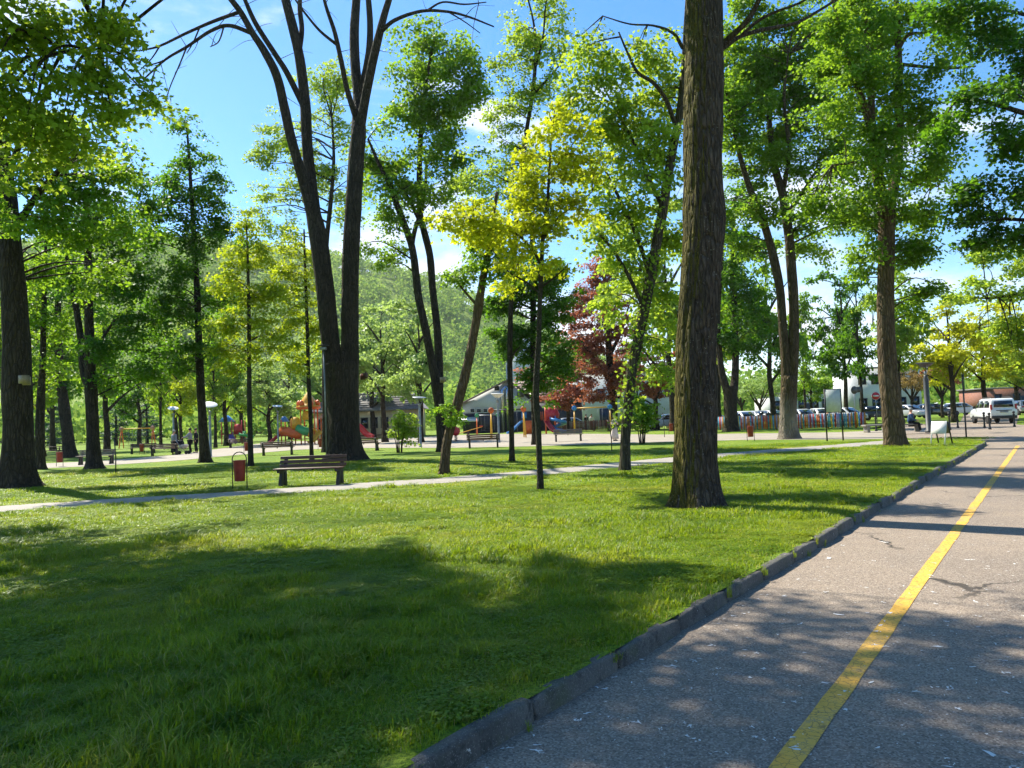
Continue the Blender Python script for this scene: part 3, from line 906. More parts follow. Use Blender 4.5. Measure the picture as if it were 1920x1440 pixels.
# --- leaning pale-footed tree and the dark fork behind it
tree('leaning_tree', 'slender tree with tan foot leaning right beside the lawn path', (833, 889),
     [[(833, 893, 22), (834, 870, 19), (838, 830, 18), (845, 800, 18), (858, 755, 18), (873, 700, 18), (884, 650, 17), (893, 600, 16), (897, 575, 18), (901, 550, 15), (909, 505, 14), (916, 470, 12), (922, 420, 9), (932, 360, 6)],
      [(845, 795, 5), (840, 775, 4), (838, 760, 2)], [(897, 575, 6), (870, 545, 4, .3), (850, 520, 2.5, .5)]],
     [(905, 490, 45, 40), (870, 520, 30, 30, .4), (940, 500, 26, 34, -.3), (925, 430, 40, 45), (840, 768, 12, 14), (852, 786, 8, 8, -.3)],
     B_TAN, L_MID, leaf=0.15, lai=1.6, spray=0.28, m=16, flare=0.25, sides=16, seed=7)
tree('forked_tree', 'tall dark forked tree with a round airy crown behind the leaning tree', (830, 847),
     [[(830, 850, 24), (829, 820, 20), (824, 760, 20), (818, 715, 22)],
      [(818, 722, 17), (808, 670, 16), (796, 610, 15), (785, 560, 15), (778, 500, 14), (772, 462, 14), (760, 425, 13, -.4), (746, 389, 11, -.8), (730, 345, 9, -1.2), (712, 311, 7, -1.5), (690, 260, 4, -1.8)],
      [(772, 462, 10), (778, 430, 9, .5), (790, 395, 8, .8), (797, 360, 7, 1.0), (800, 300, 5, 1.2)],
      [(822, 740, 18), (823, 690, 16, .6), (820, 620, 15, .8), (811, 540, 14, 1.0), (806, 480, 14, 1.0), (796, 437, 13, .9), (788, 400, 12, .8), (786, 330, 11, .7), (790, 240, 9, .5), (800, 150, 7, .2), (815, 70, 4, 0)],
      [(796, 437, 8, .9), (770, 380, 7, .6), (745, 340, 6, .2), (725, 305, 4, -.2)]],
     [(820, 85, 60, 55), (775, 130, 55, 50, 1), (860, 130, 50, 55, -1), (800, 190, 65, 50), (850, 220, 60, 55, .6), (880, 165, 40, 50, -.5), (760, 230, 45, 45, -.6), (830, 290, 70, 45), (760, 310, 50, 50, .8), (720, 330, 45, 45, -1), (790, 370, 55, 40, -.5), (700, 290, 30, 40), (740, 400, 40, 40, -1), (860, 350, 50, 40, 1), (720, 480, 40, 35, 1.0)],
     B_DARK, L_MID, leaf=0.24, lai=1.35, spray=0.62, flare=0.3, sides=14, seed=9)

# --- slim trunk and tall feathery tree
tree('tall_slim_tree', 'tall slim dark trunk with feathery sparse top behind the lime sapling', (960, 866),
     [[(960, 870, 13), (960, 840, 10.5), (958, 760, 10), (956, 690, 10), (957, 600, 9.5), (962, 500, 9), (968, 420, 9), (976, 330, 8.5), (988, 240, 8), (998, 180, 7.5), (1005, 97, 6.5), (1000, 40, 4, .3), (985, -20, 3, .4)],
      [(1003, 130, 5), (1018, 70, 4, -.4), (1022, 20, 3, -.6), (1030, -40, 2, -.8)], [(998, 180, 5), (1030, 145, 4, -.3), (1055, 115, 2.5, -.5)],
      [(957, 690, 5), (962, 665, 4, -.2), (975, 650, 2, -.4)]],
     [(1000, 60, 55, 55), (960, 130, 40, 50, .5), (1045, 100, 35, 50, -.5), (1000, 180, 60, 45), (950, 220, 40, 50, .4), (930, 290, 45, 45), (985, 300, 50, 50, .6), (960, 380, 55, 45), (1010, 10, 45, 40), (900, 350, 40, 40, .8)],
     B_DARK, L_FRESH, leaf=0.15, lai=0.85, spray=0.4, m=18, flare=0.2, sides=12, seed=11)
tree('dense_green_tree', 'dense deep green tree hanging low behind the two slim trunks', (1003, 834),
     [[(1003, 836, 15), (1003, 800, 12), (1001, 720, 12), (999, 640, 11), (1000, 560, 11), (998, 480, 9), (996, 420, 6)]],
     [(1015, 520, 50, 45), (965, 570, 45, 50), (1040, 580, 42, 45, -.5), (1000, 640, 50, 50), (1045, 670, 38, 45, -.6), (1015, 720, 42, 40), (960, 640, 30, 45, .5), (1035, 520, 40, 40, .6), (930, 590, 30, 40, .5)],
     B_DARK, L_DEEP, leaf=0.24, lai=2.0, spray=0.5, flare=0.2, sides=10, seed=13)

# --- lime sapling in front
tree('lime_sapling', 'young tree with bright yellow green layered crown in the sunny lawn', (1012, 919),
     [[(1013, 922, 15), (1013, 900, 12.5), (1011, 860, 11), (1009, 800, 11), (1006, 770, 12), (1005, 735, 12.5), (1007, 690, 12), (1010, 640, 10), (1012, 580, 9), (1014, 520, 9), (1016, 480, 8), (1018, 440, 7), (1026, 380, 6), (1030, 320, 5), (1034, 260, 3.5), (1040, 205, 2)],
      [(1015, 500, 6), (1000, 470, 5, -.1), (970, 440, 4, -.3), (935, 425, 3, -.4), (890, 412, 2.4, -.6), (850, 415, 1.5, -.7)],
      [(1018, 450, 5), (1045, 410, 4, .2), (1085, 380, 3, .4), (1110, 360, 2, .5)],
      [(1022, 400, 5), (1000, 360, 4, .3), (975, 330, 3, .5)], [(1028, 340, 4), (1052, 300, 3, -.2), (1080, 262, 2, -.3)],
      [(1012, 550, 5), (985, 528, 4, .3), (955, 512, 2.5, .5)], [(1013, 540, 4), (1040, 520, 3, -.3), (1062, 500, 2, -.5)]],
     [(900, 410, 55, 22, -.5), (960, 420, 60, 26, -.2), (1030, 420, 55, 30), (930, 445, 50, 20, .2), (995, 380, 55, 24, .4), (1065, 390, 40, 26, .3), (1040, 330, 45, 24), (975, 340, 35, 20, .5), (1060, 285, 42, 26, -.2), (1025, 260, 35, 24), (1080, 240, 30, 26, -.2), (1045, 210, 34, 22), (990, 295, 30, 18, .3), (960, 500, 40, 16, .4), (1000, 470, 45, 18), (1050, 490, 30, 16, -.3), (940, 540, 26, 12, .4), (1100, 330, 22, 22, .4), (862, 404, 36, 16, -.6), (845, 424, 22, 12, -.7), (885, 438, 40, 14, -.3), (1095, 400, 30, 18, .5), (905, 385, 36, 14, -.2), (1110, 300, 20, 18, .3)],
     B_YOUNG, L_YELLOW, leaf=0.145, lai=1.9, spray=0.24, m=7, droop=0.1, flare=0.12, sides=14, seed=15, twig=0.006, flat=0.2, tmpl=LEAF_MAPLE)

# --- ivy-clad leaning tree
iv = tree('ivy_clad_tree', 'leaning tree with ivy wrapped trunk standing beside the path', (1172, 883),
     [[(1172, 889, 24), (1172, 870, 21), (1173, 820, 19), (1178, 760, 19), (1184, 700, 20), (1196, 640, 20), (1208, 580, 20), (1220, 520, 20), (1232, 450, 19), (1243, 390, 18), (1256, 310, 17), (1268, 250, 16), (1276, 200, 14), (1282, 130, 11), (1285, 50, 7), (1288, -20, 4)],
      [(1270, 245, 9), (1250, 190, 8, -.3), (1225, 155, 7, -.6), (1195, 135, 6, -.8), (1175, 95, 4, -1), (1160, 60, 3, -1.1)],
      [(1243, 390, 10), (1215, 330, 8, .5), (1190, 270, 7, .8), (1165, 225, 5, 1), (1130, 160, 3, 1.2)],
      [(1220, 520, 10), (1200, 460, 8, .4), (1175, 400, 7, .7), (1150, 350, 6, .9), (1130, 310, 4, 1)],
      [(1208, 580, 8), (1180, 520, 7, -.3), (1150, 470, 6, -.5), (1125, 440, 4, -.7)],
      [(1280, 90, 7), (1262, 62, 6, -.4), (1225, 48, 4, -.7), (1180, 45, 3, -.9), (1130, 30, 2, -1)]],
     [(1180, 110, 60, 45, -.5), (1240, 110, 45, 60), (1130, 160, 55, 50, .5), (1190, 210, 60, 50, .3), (1240, 240, 40, 60, -.4), (1120, 240, 45, 45, .6), (1170, 310, 60, 50, .6), (1110, 330, 40, 40, .4), (1150, 400, 55, 45, .3), (1215, 360, 45, 60, -.5), (1130, 460, 45, 40, -.4), (1185, 480, 40, 50), (1220, 640, 36, 40, .5), (1245, 560, 30, 60, .6), (1200, 560, 36, 40, .7), (1110, 90, 40, 40), (1150, 260, 60, 55, 1.2), (1250, 330, 40, 60, .8), (1200, 420, 50, 50, .9), (1260, 450, 34, 60, .8), (1080, 180, 40, 50, .8), (1160, 560, 40, 40, .9), (1230, 700, 36, 36, .8), (1250, 180, 50, 60, 1)],
     B_GREY, L_FRESH, leaf=0.17, lai=1.15, spray=0.4, m=18, flare=0.22, sides=18, seed=17)
# ivy on the trunk
Yi = iv.location.y
ip = []
for t in np.linspace(0, 1, 900):
    py = 800 - 330 * t + random.gauss(0, 4)
    cx = np.interp(py, [200, 310, 450, 580, 700, 820, 900], [1276, 1256, 1232, 1208, 1184, 1173, 1172])
    q = np.array(V(cx, py, Yi)) - np.array(iv.location)
    a = random.uniform(0, 6.28); r = 0.15 + abs(random.gauss(0, 0.13)) * (1.4 - t)
    ip.append(q + np.array([math.cos(a) * r, math.sin(a) * r, 0]))
ip = np.array(ip)
out = rng.normal(0, .8, ip.shape)
link('ivy', leaves_mesh('ivy', ip, out + np.array([0, -.4, .5]), rng.normal(0, 1, ip.shape) + np.array([0, 0, -.8]), rng.uniform(.07, .15, len(ip)), L_FRESH, LEAF_MAPLE), iv)

# --- right hand trees
tree('limewashed_tree', 'two stemmed tree with limewashed pale foot beside the plaza edge', (1480, 823),
     [[(1480, 826, 42), (1479, 810, 35), (1478, 780, 30), (1479, 740, 29), (1480, 705, 30)],
      [(1475, 715, 19), (1472, 660, 17), (1467, 600, 16), (1462, 540, 16), (1452, 490, 17), (1443, 455, 15), (1428, 405, 14, -.3), (1410, 365, 13, -.6), (1395, 320, 10, -.9), (1378, 255, 7, -1.3), (1362, 180, 4, -1.5), (1352, 110, 1.5, -1.6)],
      [(1484, 715, 22), (1488, 650, 19), (1488, 580, 18), (1484, 500, 18), (1477, 420, 17), (1466, 360, 16), (1450, 300, 13, .4), (1440, 200, 9, .8), (1430, 100, 5, 1)],
      [(1478, 400, 10), (1495, 375, 9, .3), (1512, 350, 7, .6), (1530, 320, 4, .9)],
      [(1470, 350, 9), (1480, 280, 8, -.4), (1470, 190, 6, -.8), (1478, 100, 3, -1)]],
     [(1400, 110, 60, 60), (1460, 120, 60, 60, .8), (1520, 90, 55, 60, -.6), (1420, 210, 60, 55, -.8), (1490, 220, 65, 55, .6), (1560, 200, 55, 60), (1390, 300, 45, 50, .6), (1450, 320, 55, 45, -.6), (1530, 310, 60, 50), (1580, 300, 45, 50, .6), (1540, 400, 55, 40), (1420, 400, 40, 35, -.8), (1480, 40, 70, 50), (1390, 30, 50, 50), (1370, 180, 40, 60, .8), (1440, 260, 50, 45, 1), (1350, 380, 30, 50, 1), (1510, 160, 55, 50, 1.2), (1500, 470, 40, 36, 1), (1440, 160, 60, 60, 1.4), (1360, 90, 40, 60, 1), (1375, 240, 40, 45, -1.4), (1362, 160, 36, 45, -1.5), (1590, 420, 40, 40, .6), (1570, 80, 45, 60, .6), (1390, 470, 30, 30, 1.2)],
     B_CHALK, L_MID, leaf=0.24, lai=1.5, spray=0.6, flare=0.25, sides=18, seed=19)
tree('roadside_tree', 'tall leaning trunk with pitted tan bark on lawn beside the folding sign', (1678, 836),
     [[(1678, 841, 44), (1678, 825, 39), (1674, 780, 37), (1668, 730, 35), (1664, 680, 33), (1661, 620, 31), (1660, 560, 30), (1661, 500, 29), (1662, 440, 29), (1663, 395, 31), (1663, 368, 33)],
      [(1656, 378, 20), (1648, 345, 19, -.2), (1640, 300, 18, -.4), (1636, 255, 17, -.6), (1626, 215, 15, -.8), (1612, 175, 12, -1.0), (1598, 130, 9, -1.2), (1580, 70, 8, -1.4), (1565, 15, 6, -1.5), (1545, -60, 4, -1.7)],
      [(1636, 250, 12, -.6), (1634, 200, 12, -.4), (1631, 140, 11, -.2), (1626, 70, 9, 0), (1620, 0, 6, .2)],
      [(1669, 378, 20), (1678, 340, 18, .3), (1683, 290, 17, .5), (1686, 230, 16, .7), (1685, 150, 15, .9), (1684, 80, 13, 1.0), (1680, 0, 9, 1.2), (1676, -80, 5, 1.3)],
      [(1686, 120, 7, .9), (1730, 125, 6, .6), (1780, 128, 5, .2), (1830, 124, 3, -.1)],
      [(1684, 95, 7, 1), (1705, 65, 6, 1.2), (1750, 60, 4, 1.4), (1800, 40, 3, 1.5)],
      [(1640, 305, 6, -.4), (1600, 305, 5, -.8), (1560, 310, 3, -1.2)], [(1690, 330, 5, .4), (1720, 345, 4, .6), (1760, 350, 2.5, .9)]],
     [(1560, 60, 60, 60, -1.4), (1620, 40, 65, 60, .3), (1690, 40, 60, 60, 1.2), (1600, 140, 60, 55, -1.2), (1660, 150, 55, 55), (1570, 210, 50, 50, -1), (1630, 240, 55, 45, -1), (1700, 210, 50, 55, .8), (1600, 310, 60, 42, -1), (1670, 290, 55, 45, -.8), (1720, 310, 50, 50, .6), (1640, 370, 55, 35, -1), (1580, 380, 40, 35, -1), (1700, 390, 55, 40), (1740, 390, 40, 45, .8), (1690, 470, 45, 40, .6), (1730, 470, 35, 45, .4), (1640, 450, 30, 35, -.8), (1700, 550, 36, 40, .8), (1730, 540, 26, 36, .5), (1610, 480, 30, 36, .8), (1760, 130, 45, 40), (1790, 60, 50, 50, .8), (1740, 230, 45, 50, .8), (1640, 90, 55, 60, 1.4), (1560, 130, 55, 60, .8), (1600, 30, 60, 50, 1.2), (1520, 380, 40, 40, -.6), (1770, 310, 36, 46, 1), (1660, 420, 40, 36, .8)],
     B_TAN, L_MID, leaf=0.19, lai=1.45, spray=0.5, flare=0.22, sides=28, sub=6, rough=0.03, seed=21)
tree('y_shaped_tree', 'dark Y forked tree growing in front of the coloured picket fence', (1372, 813),
     [[(1372, 815, 32), (1371, 800, 27), (1370, 760, 24), (1370, 725, 27)],
      [(1364, 735, 15), (1354, 700, 13), (1349, 660, 11), (1346, 600, 9), (1350, 540, 7), (1356, 470, 4)],
      [(1375, 735, 16), (1379, 690, 14, .5), (1378, 620, 13, .8), (1376, 540, 11, 1), (1374, 450, 9, 1), (1378, 370, 6, 1)]],
     [(1370, 420, 36, 50), (1400, 470, 40, 50, 1), (1365, 520, 32, 45), (1400, 560, 40, 45, 1), (1370, 620, 34, 40), (1410, 640, 36, 38, 1), (1395, 380, 36, 40, 1)],
     B_DARK, L_DEEP, leaf=0.32, lai=1.6, spray=0.75, flare=0.35, sides=12, seed=23, base_y=58)

# --- left hand trees
tree('left_edge_tree', 'massive dark trunk with a wooden nest box on its side', (36, 914),
     [[(36, 922, 70), (35, 900, 62), (34, 860, 56), (34, 800, 52), (32, 720, 50), (31, 640, 47), (27, 560, 43), (22, 500, 41), (18, 440, 38), (13, 370, 34), (5, 290, 28), (-5, 200, 20), (-15, 90, 12)],
      [(20, 450, 16), (60, 380, 12, -.8), (110, 320, 9, -1.5), (160, 280, 6, -2)], [(10, 340, 14), (50, 240, 10, 1), (100, 160, 7, 1.5)]],
     [(40, 330, 60, 50, -1.5), (120, 360, 60, 45, -1), (190, 350, 55, 45, -.5), (90, 420, 60, 40, -1.5), (20, 420, 45, 35, -2), (240, 320, 40, 50), (160, 440, 50, 38), (230, 420, 40, 45, 1), (60, 250, 60, 50), (150, 270, 60, 50, 1), (50, 500, 36, 40, 2), (190, 520, 45, 40, 2), (110, 500, 40, 36, 2)],
     B_DARK, L_MID, leaf=0.19, lai=1.4, spray=0.5, flare=0.45, sides=28, sub=6, rough=0.04, seed=25)
tree('near_left_tree', 'broad leafy tree whose branches overhang the shaded lawn from beside the frame edge', (-420, 0),
     [[(-420, 1010, 70), (-420, 900, 60), (-430, 700, 56), (-440, 500, 52), (-430, 300, 44), (-420, 100, 36), (-410, -100, 26), (-400, -300, 14)],
      [(-435, 420, 26), (-320, 300, 18, .5), (-180, 200, 11, .8), (-30, 130, 6, 1), (90, 100, 4, 1), (190, 90, 2.5, 1)],
      [(-430, 300, 24), (-300, 120, 16, 1.3), (-140, -60, 10, 1.5), (60, -240, 6, 1.2), (260, -380, 4, 1)],
      [(-420, 100, 22), (-350, -150, 16, -.8), (-220, -350, 10, -1.5), (-50, -480, 6, -2)]],
     [(20, 60, 75, 55), (110, 40, 70, 50, .5), (190, 45, 50, 42), (60, 140, 80, 50, -.5), (150, 130, 60, 48), (210, 130, 34, 40, .4), (40, 230, 65, 42, -.6), (120, 215, 60, 42), (190, 210, 48, 38, .3), (-80, 150, 90, 80, -.5), (-100, 320, 80, 60), (240, 225, 22, 26, .5), (225, 60, 26, 34, .2), (285, 190, 16, 22, .3), (160, 280, 45, 26, .3), (70, 290, 55, 30)],
     B_DARK, L_FRESH, leaf=0.165, lai=1.5, spray=0.38, m=18, flare=0.4, sides=16, seed=27, base_y=13.0, tmpl=LEAF_MAPLE, bough=0.035,
     extra_blobs=[(-9.8, 12.6, 10.6, 3.2, 2.6, 1.8), (-6.4, 12.4, 11.8, 2.6, 2.4, 1.3), (-12, 15, 8.0, 2.5, 2.4, 1.8), (-3.9, 11.8, 12.6, 2.3, 2.2, 1.1), (-10, 14, 12.8, 3.2, 2.8, 1.6), (-9.4, 9.6, 8.6, 2.4, 2.2, 1.5), (-6.6, 9.8, 10.4, 2.2, 2.2, 1.1), (-12.5, 11.5, 6.6, 2.2, 2.2, 1.5), (-7.6, 8.7, 9.6, 1.9, 1.8, 1.0), (-5.2, 9.0, 10.6, 1.8, 1.7, 1.0), (-9.6, 11.0, 9.4, 2.2, 2.0, 1.3)])
tree('slim_left_tree', 'slim dark trunk rising just right of the massive trunk', (76, 880),
     [[(76, 884, 20), (76, 860, 16), (75, 800, 16), (77, 740, 15), (80, 680, 11), (82, 600, 10), (84, 520, 8), (86, 450, 5)]],
     [(90, 520, 45, 50), (60, 600, 45, 45), (110, 620, 45, 45, .6), (80, 690, 40, 35)], B_DARK, L_MID, leaf=0.22, lai=1.1, spray=0.55, flare=0.3, sides=10, seed=29)
tree('leaning_dark_tree', 'dark leaning trunk with leafy base behind the left hand bench', (132, 858),
     [[(132, 860, 30), (130, 840, 23), (124, 790, 20), (117, 740, 19), (112, 690, 17), (108, 620, 14), (110, 540, 10), (114, 450, 6)]],
     [(110, 480, 50, 60), (150, 560, 45, 50, 1), (80, 570, 40, 50, -1), (120, 650, 45, 40, 1), (115, 725, 20, 22)], B_DARK, L_DEEP, leaf=0.3, lai=1.4, spray=0.7, flare=0.35, sides=10, seed=31, base_y=56)
tree('double_trunk_tree', 'dark pair of close trunks growing together in front of the slatted bench', (177, 879),
     [[(177, 884, 34), (176, 865, 26), (174, 820, 22), (172, 770, 22), (170, 720, 21), (168, 640, 17), (166, 560, 15), (165, 490, 13), (164, 430, 10), (160, 360, 6)],
      [(170, 730, 15), (158, 700, 15, .5), (152, 640, 13, .8), (140, 560, 11, 1), (128, 490, 10, 1), (119, 430, 9, 1), (115, 380, 6, 1)],
      [(166, 700, 8), (190, 640, 6, -.5), (215, 600, 4, -.8)]],
     [(170, 400, 60, 45), (230, 450, 45, 50, .8), (110, 420, 50, 45, -.8), (215, 550, 50, 45, -.5), (150, 520, 45, 40, 1), (250, 620, 45, 40), (190, 650, 40, 35, -.8), (260, 520, 36, 45, .8), (225, 700, 45, 32), (270, 380, 30, 50), (280, 690, 36, 34, -.6)],
     B_DARK, L_DEEP, leaf=0.2, lai=1.5, spray=0.5, flare=0.4, sides=16, seed=33)
tree('pyramid_tree', 'tall dark pyramid shaped tree with pointed top and straight trunk', (385, 867),
     [[(385, 871, 26), (384, 850, 19), (380, 790, 16), (376, 720, 15), (373, 640, 13), (370, 560, 12), (366, 480, 10), (361, 400, 8), (356, 320, 6), (352, 260, 4), (350, 225, 2)]],
     [(350, 245, 22, 26), (355, 290, 38, 28), (400, 320, 30, 22), (330, 330, 34, 26, .5), (370, 355, 60, 28), (420, 380, 30, 26, .4), (310, 385, 34, 26, -.4), (350, 420, 60, 30), (300, 450, 40, 32, .5), (390, 460, 50, 34, -.5), (340, 510, 60, 34), (300, 560, 45, 36, -.5), (400, 550, 40, 40, .5), (350, 590, 60, 36), (310, 640, 45, 34, .5), (390, 650, 40, 32, -.4), (340, 690, 50, 26), (430, 440, 26, 24)],
     B_DARK, L_DEEP, leaf=0.2, lai=1.45, spray=0.5, droop=0.2, flare=0.35, sides=14, seed=35)
tree('golden_sapling', 'slender young tree with golden green crown between pyramid tree and forked giant', (470, 876),
     [[(470, 880, 13), (470, 855, 10), (469, 800, 9), (468, 770, 9), (467, 700, 8), (467, 620, 7), (466, 540, 6), (464, 470, 4), (462, 420, 2)]],
     [(462, 430, 26, 30), (440, 480, 36, 32), (490, 480, 36, 34, .3), (420, 530, 34, 28), (470, 545, 45, 32, .3), (520, 530, 30, 32), (430, 600, 40, 32, -.3), (500, 600, 40, 34), (460, 660, 45, 32), (520, 640, 26, 32, .5), (420, 660, 26, 28)],
     B_YOUNG, L_LIME, leaf=0.17, lai=1.2, spray=0.34, m=16, flare=0.2, sides=10, seed=37, twig=0.008)
tree('thin_stem_tree', 'thin straight stem just left of the huge forked tree', (584, 862),
     [[(584, 865, 10), (584, 840, 8), (582, 780, 8), (579, 720, 8), (577, 650, 7), (575, 580, 6), (572, 500, 5), (570, 430, 3)]],
     [(560, 470, 40, 40), (580, 540, 40, 40), (545, 590, 38, 40), (590, 620, 34, 38, .5), (555, 660, 40, 34), (535, 520, 30, 36, .5)], B_DARK, L_LIME, leaf=0.18, lai=1.0, spray=0.38, m=16, flare=0.2, sides=8, seed=39)
tree('shaded_side_trunk_tree', 'dark upright trunk tucked against the left flank of the huge forked tree', (612, 848),
     [[(611, 851, 19), (611, 830, 15), (611, 780, 14), (610, 720, 13), (610, 650, 12), (608, 560, 10, .3), (612, 460, 9, .3), (620, 380, 8, .3), (626, 300, 6, .4), (622, 220, 4, .5)]],
     [(640, 150, 36, 50, 1), (600, 180, 40, 50, 1.5), (650, 260, 30, 45, 1), (560, 260, 45, 45, 1.5), (610, 320, 45, 45, 1), (520, 260, 36, 36, 1.5), (500, 300, 36, 34, 1), (550, 350, 45, 40, 1.5), (490, 380, 34, 40, 1), (640, 380, 34, 45, 1.5), (530, 430, 36, 34, 1), (690, 330, 30, 45, 1)],
     B_DARK, L_FRESH, leaf=0.22, lai=0.9, spray=0.55, m=18, flare=0.2, sides=10, seed=41)

# --- tree beyond the right edge of the frame, over the road
tree('overhang_tree', 'dark maple boughs reaching in over the road from the far verge', (2260, 880),
     [[(2260, 884, 60), (2258, 840, 50), (2250, 700, 46), (2240, 500, 44), (2230, 300, 38), (2220, 100, 28), (2210, -100, 16)],
      [(2240, 420, 24), (2120, 300, 18, -.5), (2000, 240, 13, -.8), (1880, 200, 8, -1), (1800, 180, 5, -1)],
      [(2242, 520, 22), (2120, 450, 16, .4), (2000, 420, 11, .6), (1880, 410, 6, .8)],
      [(2230, 260, 20), (2100, 120, 14, .5), (1960, 40, 9, .8), (1840, 10, 5, 1)]],
     [(1860, 60, 60, 55, .8), (1780, 20, 55, 45, .8), (1930, 120, 60, 60, .4), (1850, 180, 50, 40, -.8), (1800, 230, 45, 36, -1), (1900, 260, 55, 45, -.8), (1960, 330, 70, 50), (1870, 360, 55, 40, .6), (1800, 380, 40, 36, .8), (1930, 430, 60, 40, .4), (1860, 450, 40, 30, .8), (2060, 250, 90, 80), (2060, 420, 80, 70), (2080, 80, 90, 80)],
     B_DARK, L_DEEP, leaf=0.2, lai=2.2, spray=0.48, flare=0.4, sides=16, seed=43, base_y=24, tmpl=LEAF_MAPLE)
tree('verge_tree', 'fresh green tree with tiered boughs beyond the road verge', (2140, 800),
     [[(2140, 810, 36), (2140, 760, 30), (2136, 650, 28), (2130, 520, 24), (2126, 400, 16)], [(2136, 620, 14), (2040, 570, 10), (1940, 550, 6), (1850, 560, 4)], [(2134, 540, 14), (2020, 490, 9), (1920, 480, 5)]],
     [(1880, 470, 50, 28), (1830, 550, 40, 24), (1900, 540, 50, 28, .5), (1890, 610, 50, 30), (1940, 500, 60, 40), (1960, 620, 60, 50), (1840, 480, 30, 20), (2050, 550, 90, 90), (1800, 560, 24, 16), (1905, 660, 36, 30)],
     B_DARK, L_FRESH, leaf=0.26, lai=1.3, spray=0.6, flare=0.3, sides=12, seed=45, base_y=42)

# ------------------------------------------------------------------ trees further off: a few built forms, each tree an object of its own
def proto_tree(kind_, seed):
    """returns trunk, branches and crown meshes for a tree 1 x 1 x 10 m-ish in local metres"""
    root = link('proto', None)
    mb = MB(); sk = []
    r_ = np.random.default_rng(seed)
    if kind_ == 'broad':
        tr = [[(0, 0, -.1), (.05, 0, 1.2), (-.05, .1, 2.6), (.1, 0, 4.5), (0, .1, 6.5), (.1, 0, 8.4)]]; rr = [[.26, .2, .18, .14, .09, .03]]
        for k in range(7):
            a = k * 2.4; h = 2.2 + k * .7; L = 2.4 - k * .15
            tr.append([(0, 0, h), (math.cos(a) * L * .5, math.sin(a) * L * .5, h + .9), (math.cos(a) * L, math.sin(a) * L, h + 1.6)]); rr.append([.1, .06, .02])
        bl = [(np.array([r_.normal(0, 1.25), r_.normal(0, 1.25), z]), w, w, w * .72) for z, w in ((3.6, 1.5), (4.0, 1.5), (4.6, 1.6), (5.0, 1.6), (5.6, 1.6), (6.2, 1.5), (6.8, 1.4), (7.4, 1.3), (8.2, 1.2), (9.0, 1.0), (5.2, 1.6), (6.0, 1.5))]
        leaf, lai, spray = 0.32, 1.0, 0.55
    elif kind_ == 'tall':
        tr = [[(0, 0, -.1), (.05, 0, 2), (-.1, .05, 4.5), (.05, 0, 7), (0, 0, 9.3)]]; rr = [[.2, .15, .12, .08, .02]]
        for k in range(8):
            a = k * 2.4; h = 2.6 + k * .75; L = 1.6 - k * .12
            tr.append([(0, 0, h), (math.cos(a) * L * .5, math.sin(a) * L * .5, h + .6), (math.cos(a) * L, math.sin(a) * L, h + .9)]); rr.append([.06, .04, .015])
        bl = [(np.array([r_.normal(0, .55), r_.normal(0, .55), z]), w, w, .8) for z, w in ((3.2, 1.1), (4.0, 1.4), (4.8, 1.4), (5.6, 1.3), (6.4, 1.2), (7.2, 1.0), (8.0, .9), (8.8, .7), (9.5, .45))]
        leaf, lai, spray = 0.3, 1.2, 0.5
    elif kind_ == 'orchard':                                # low open crown on a short gnarled trunk
        tr = [[(0, 0, -.1), (.1, 0, 1.4), (-.1, 0, 2.6), (.1, .1, 3.6)]]; rr = [[.3, .24, .22, .16]]
        for k in range(8):
            a = k * 2.4; L = 2.6 + .4 * math.sin(k * 3)
            tr.append([(0, 0, 2.6 + .1 * k), (math.cos(a) * L * .5, math.sin(a) * L * .5, 4.4 + .1 * k), (math.cos(a) * L, math.sin(a) * L, 6 + .35 * k)]); rr.append([.15, .1, .03])
        bl = [(np.array([2.6 * math.cos(k * 2.4), 2.6 * math.sin(k * 2.4), 5.6 + .4 * (k % 4)]), 1.6, 1.6, 1.3) for k in range(8)] + [(np.array([0, 0, 7.6]), 2.2, 2.2, 1.5), (np.array([0, 0, 5.8]), 2.2, 2.2, 1.3)]
        leaf, lai, spray = 0.32, 0.7, 0.6
    else:                                                   # spruce
        tr = [[(0, 0, -.1), (0, 0, 5), (0, 0, 9.8)]]; rr = [[.18, .11, .02]]
        bl = []
        for k in range(11):
            z = .9 + k * .82; w = 2.1 * (1 - k / 11.8)
            bl.append((np.array([0, 0, z]), w, w, .5))
        leaf, lai, spray = 0.28, 1.0, 0.4
    for p, q in zip(tr, rr):
        P, _ = stem_mesh(mb, p, q, 8, 3, 0.4 if p is tr[0] else 0, 0.05, seed)
        sk.append(P[P[:, 2] > 1.5])
    mb.obj('trunk', B_DARK, root, smooth=True)
    grow_crown(root, L_MID, B_DARK, np.concatenate(sk), bl, leaf=leaf, lai=lai, m=18, spray=spray, seed=seed, twig=0.014)
    me = {c.name.split('.')[0]: c.data for c in root.children}
    for c in list(root.children): bpy.data.objects.remove(c)
    bpy.data.objects.remove(root)
    for d in me.values(): d.use_fake_user = False
    return me
PROTO = {k: proto_tree(k.split('_')[0], 50 + i) for i, k in enumerate(('broad_a', 'broad_b', 'tall_a', 'tall_b', 'orchard_a', 'spruce_a'))}
def far_tree(name, label, px, y, h, wide, form, lm, bm=None, group=None, lean=0.0, rz=None, sink=0.0):
    p = at(px, y); p.z = -sink
    root = thing(name, label, 'tree', p, random.uniform(0, 6.28) if rz is None else rz, group)
    root.scale = (wide, wide, h / 10.0)
    if lean: root.rotation_euler = (0, lean, 0)
    for k in ('trunk', 'branches', 'crown'):
        o = link(k, PROTO[form][k], root)
        if k == 'branches': o['kind'] = 'stuff'
        o.material_slots[0].link = 'OBJECT'
        o.material_slots[0].material = lm if k == 'crown' else (bm or B_DARK)
    return root

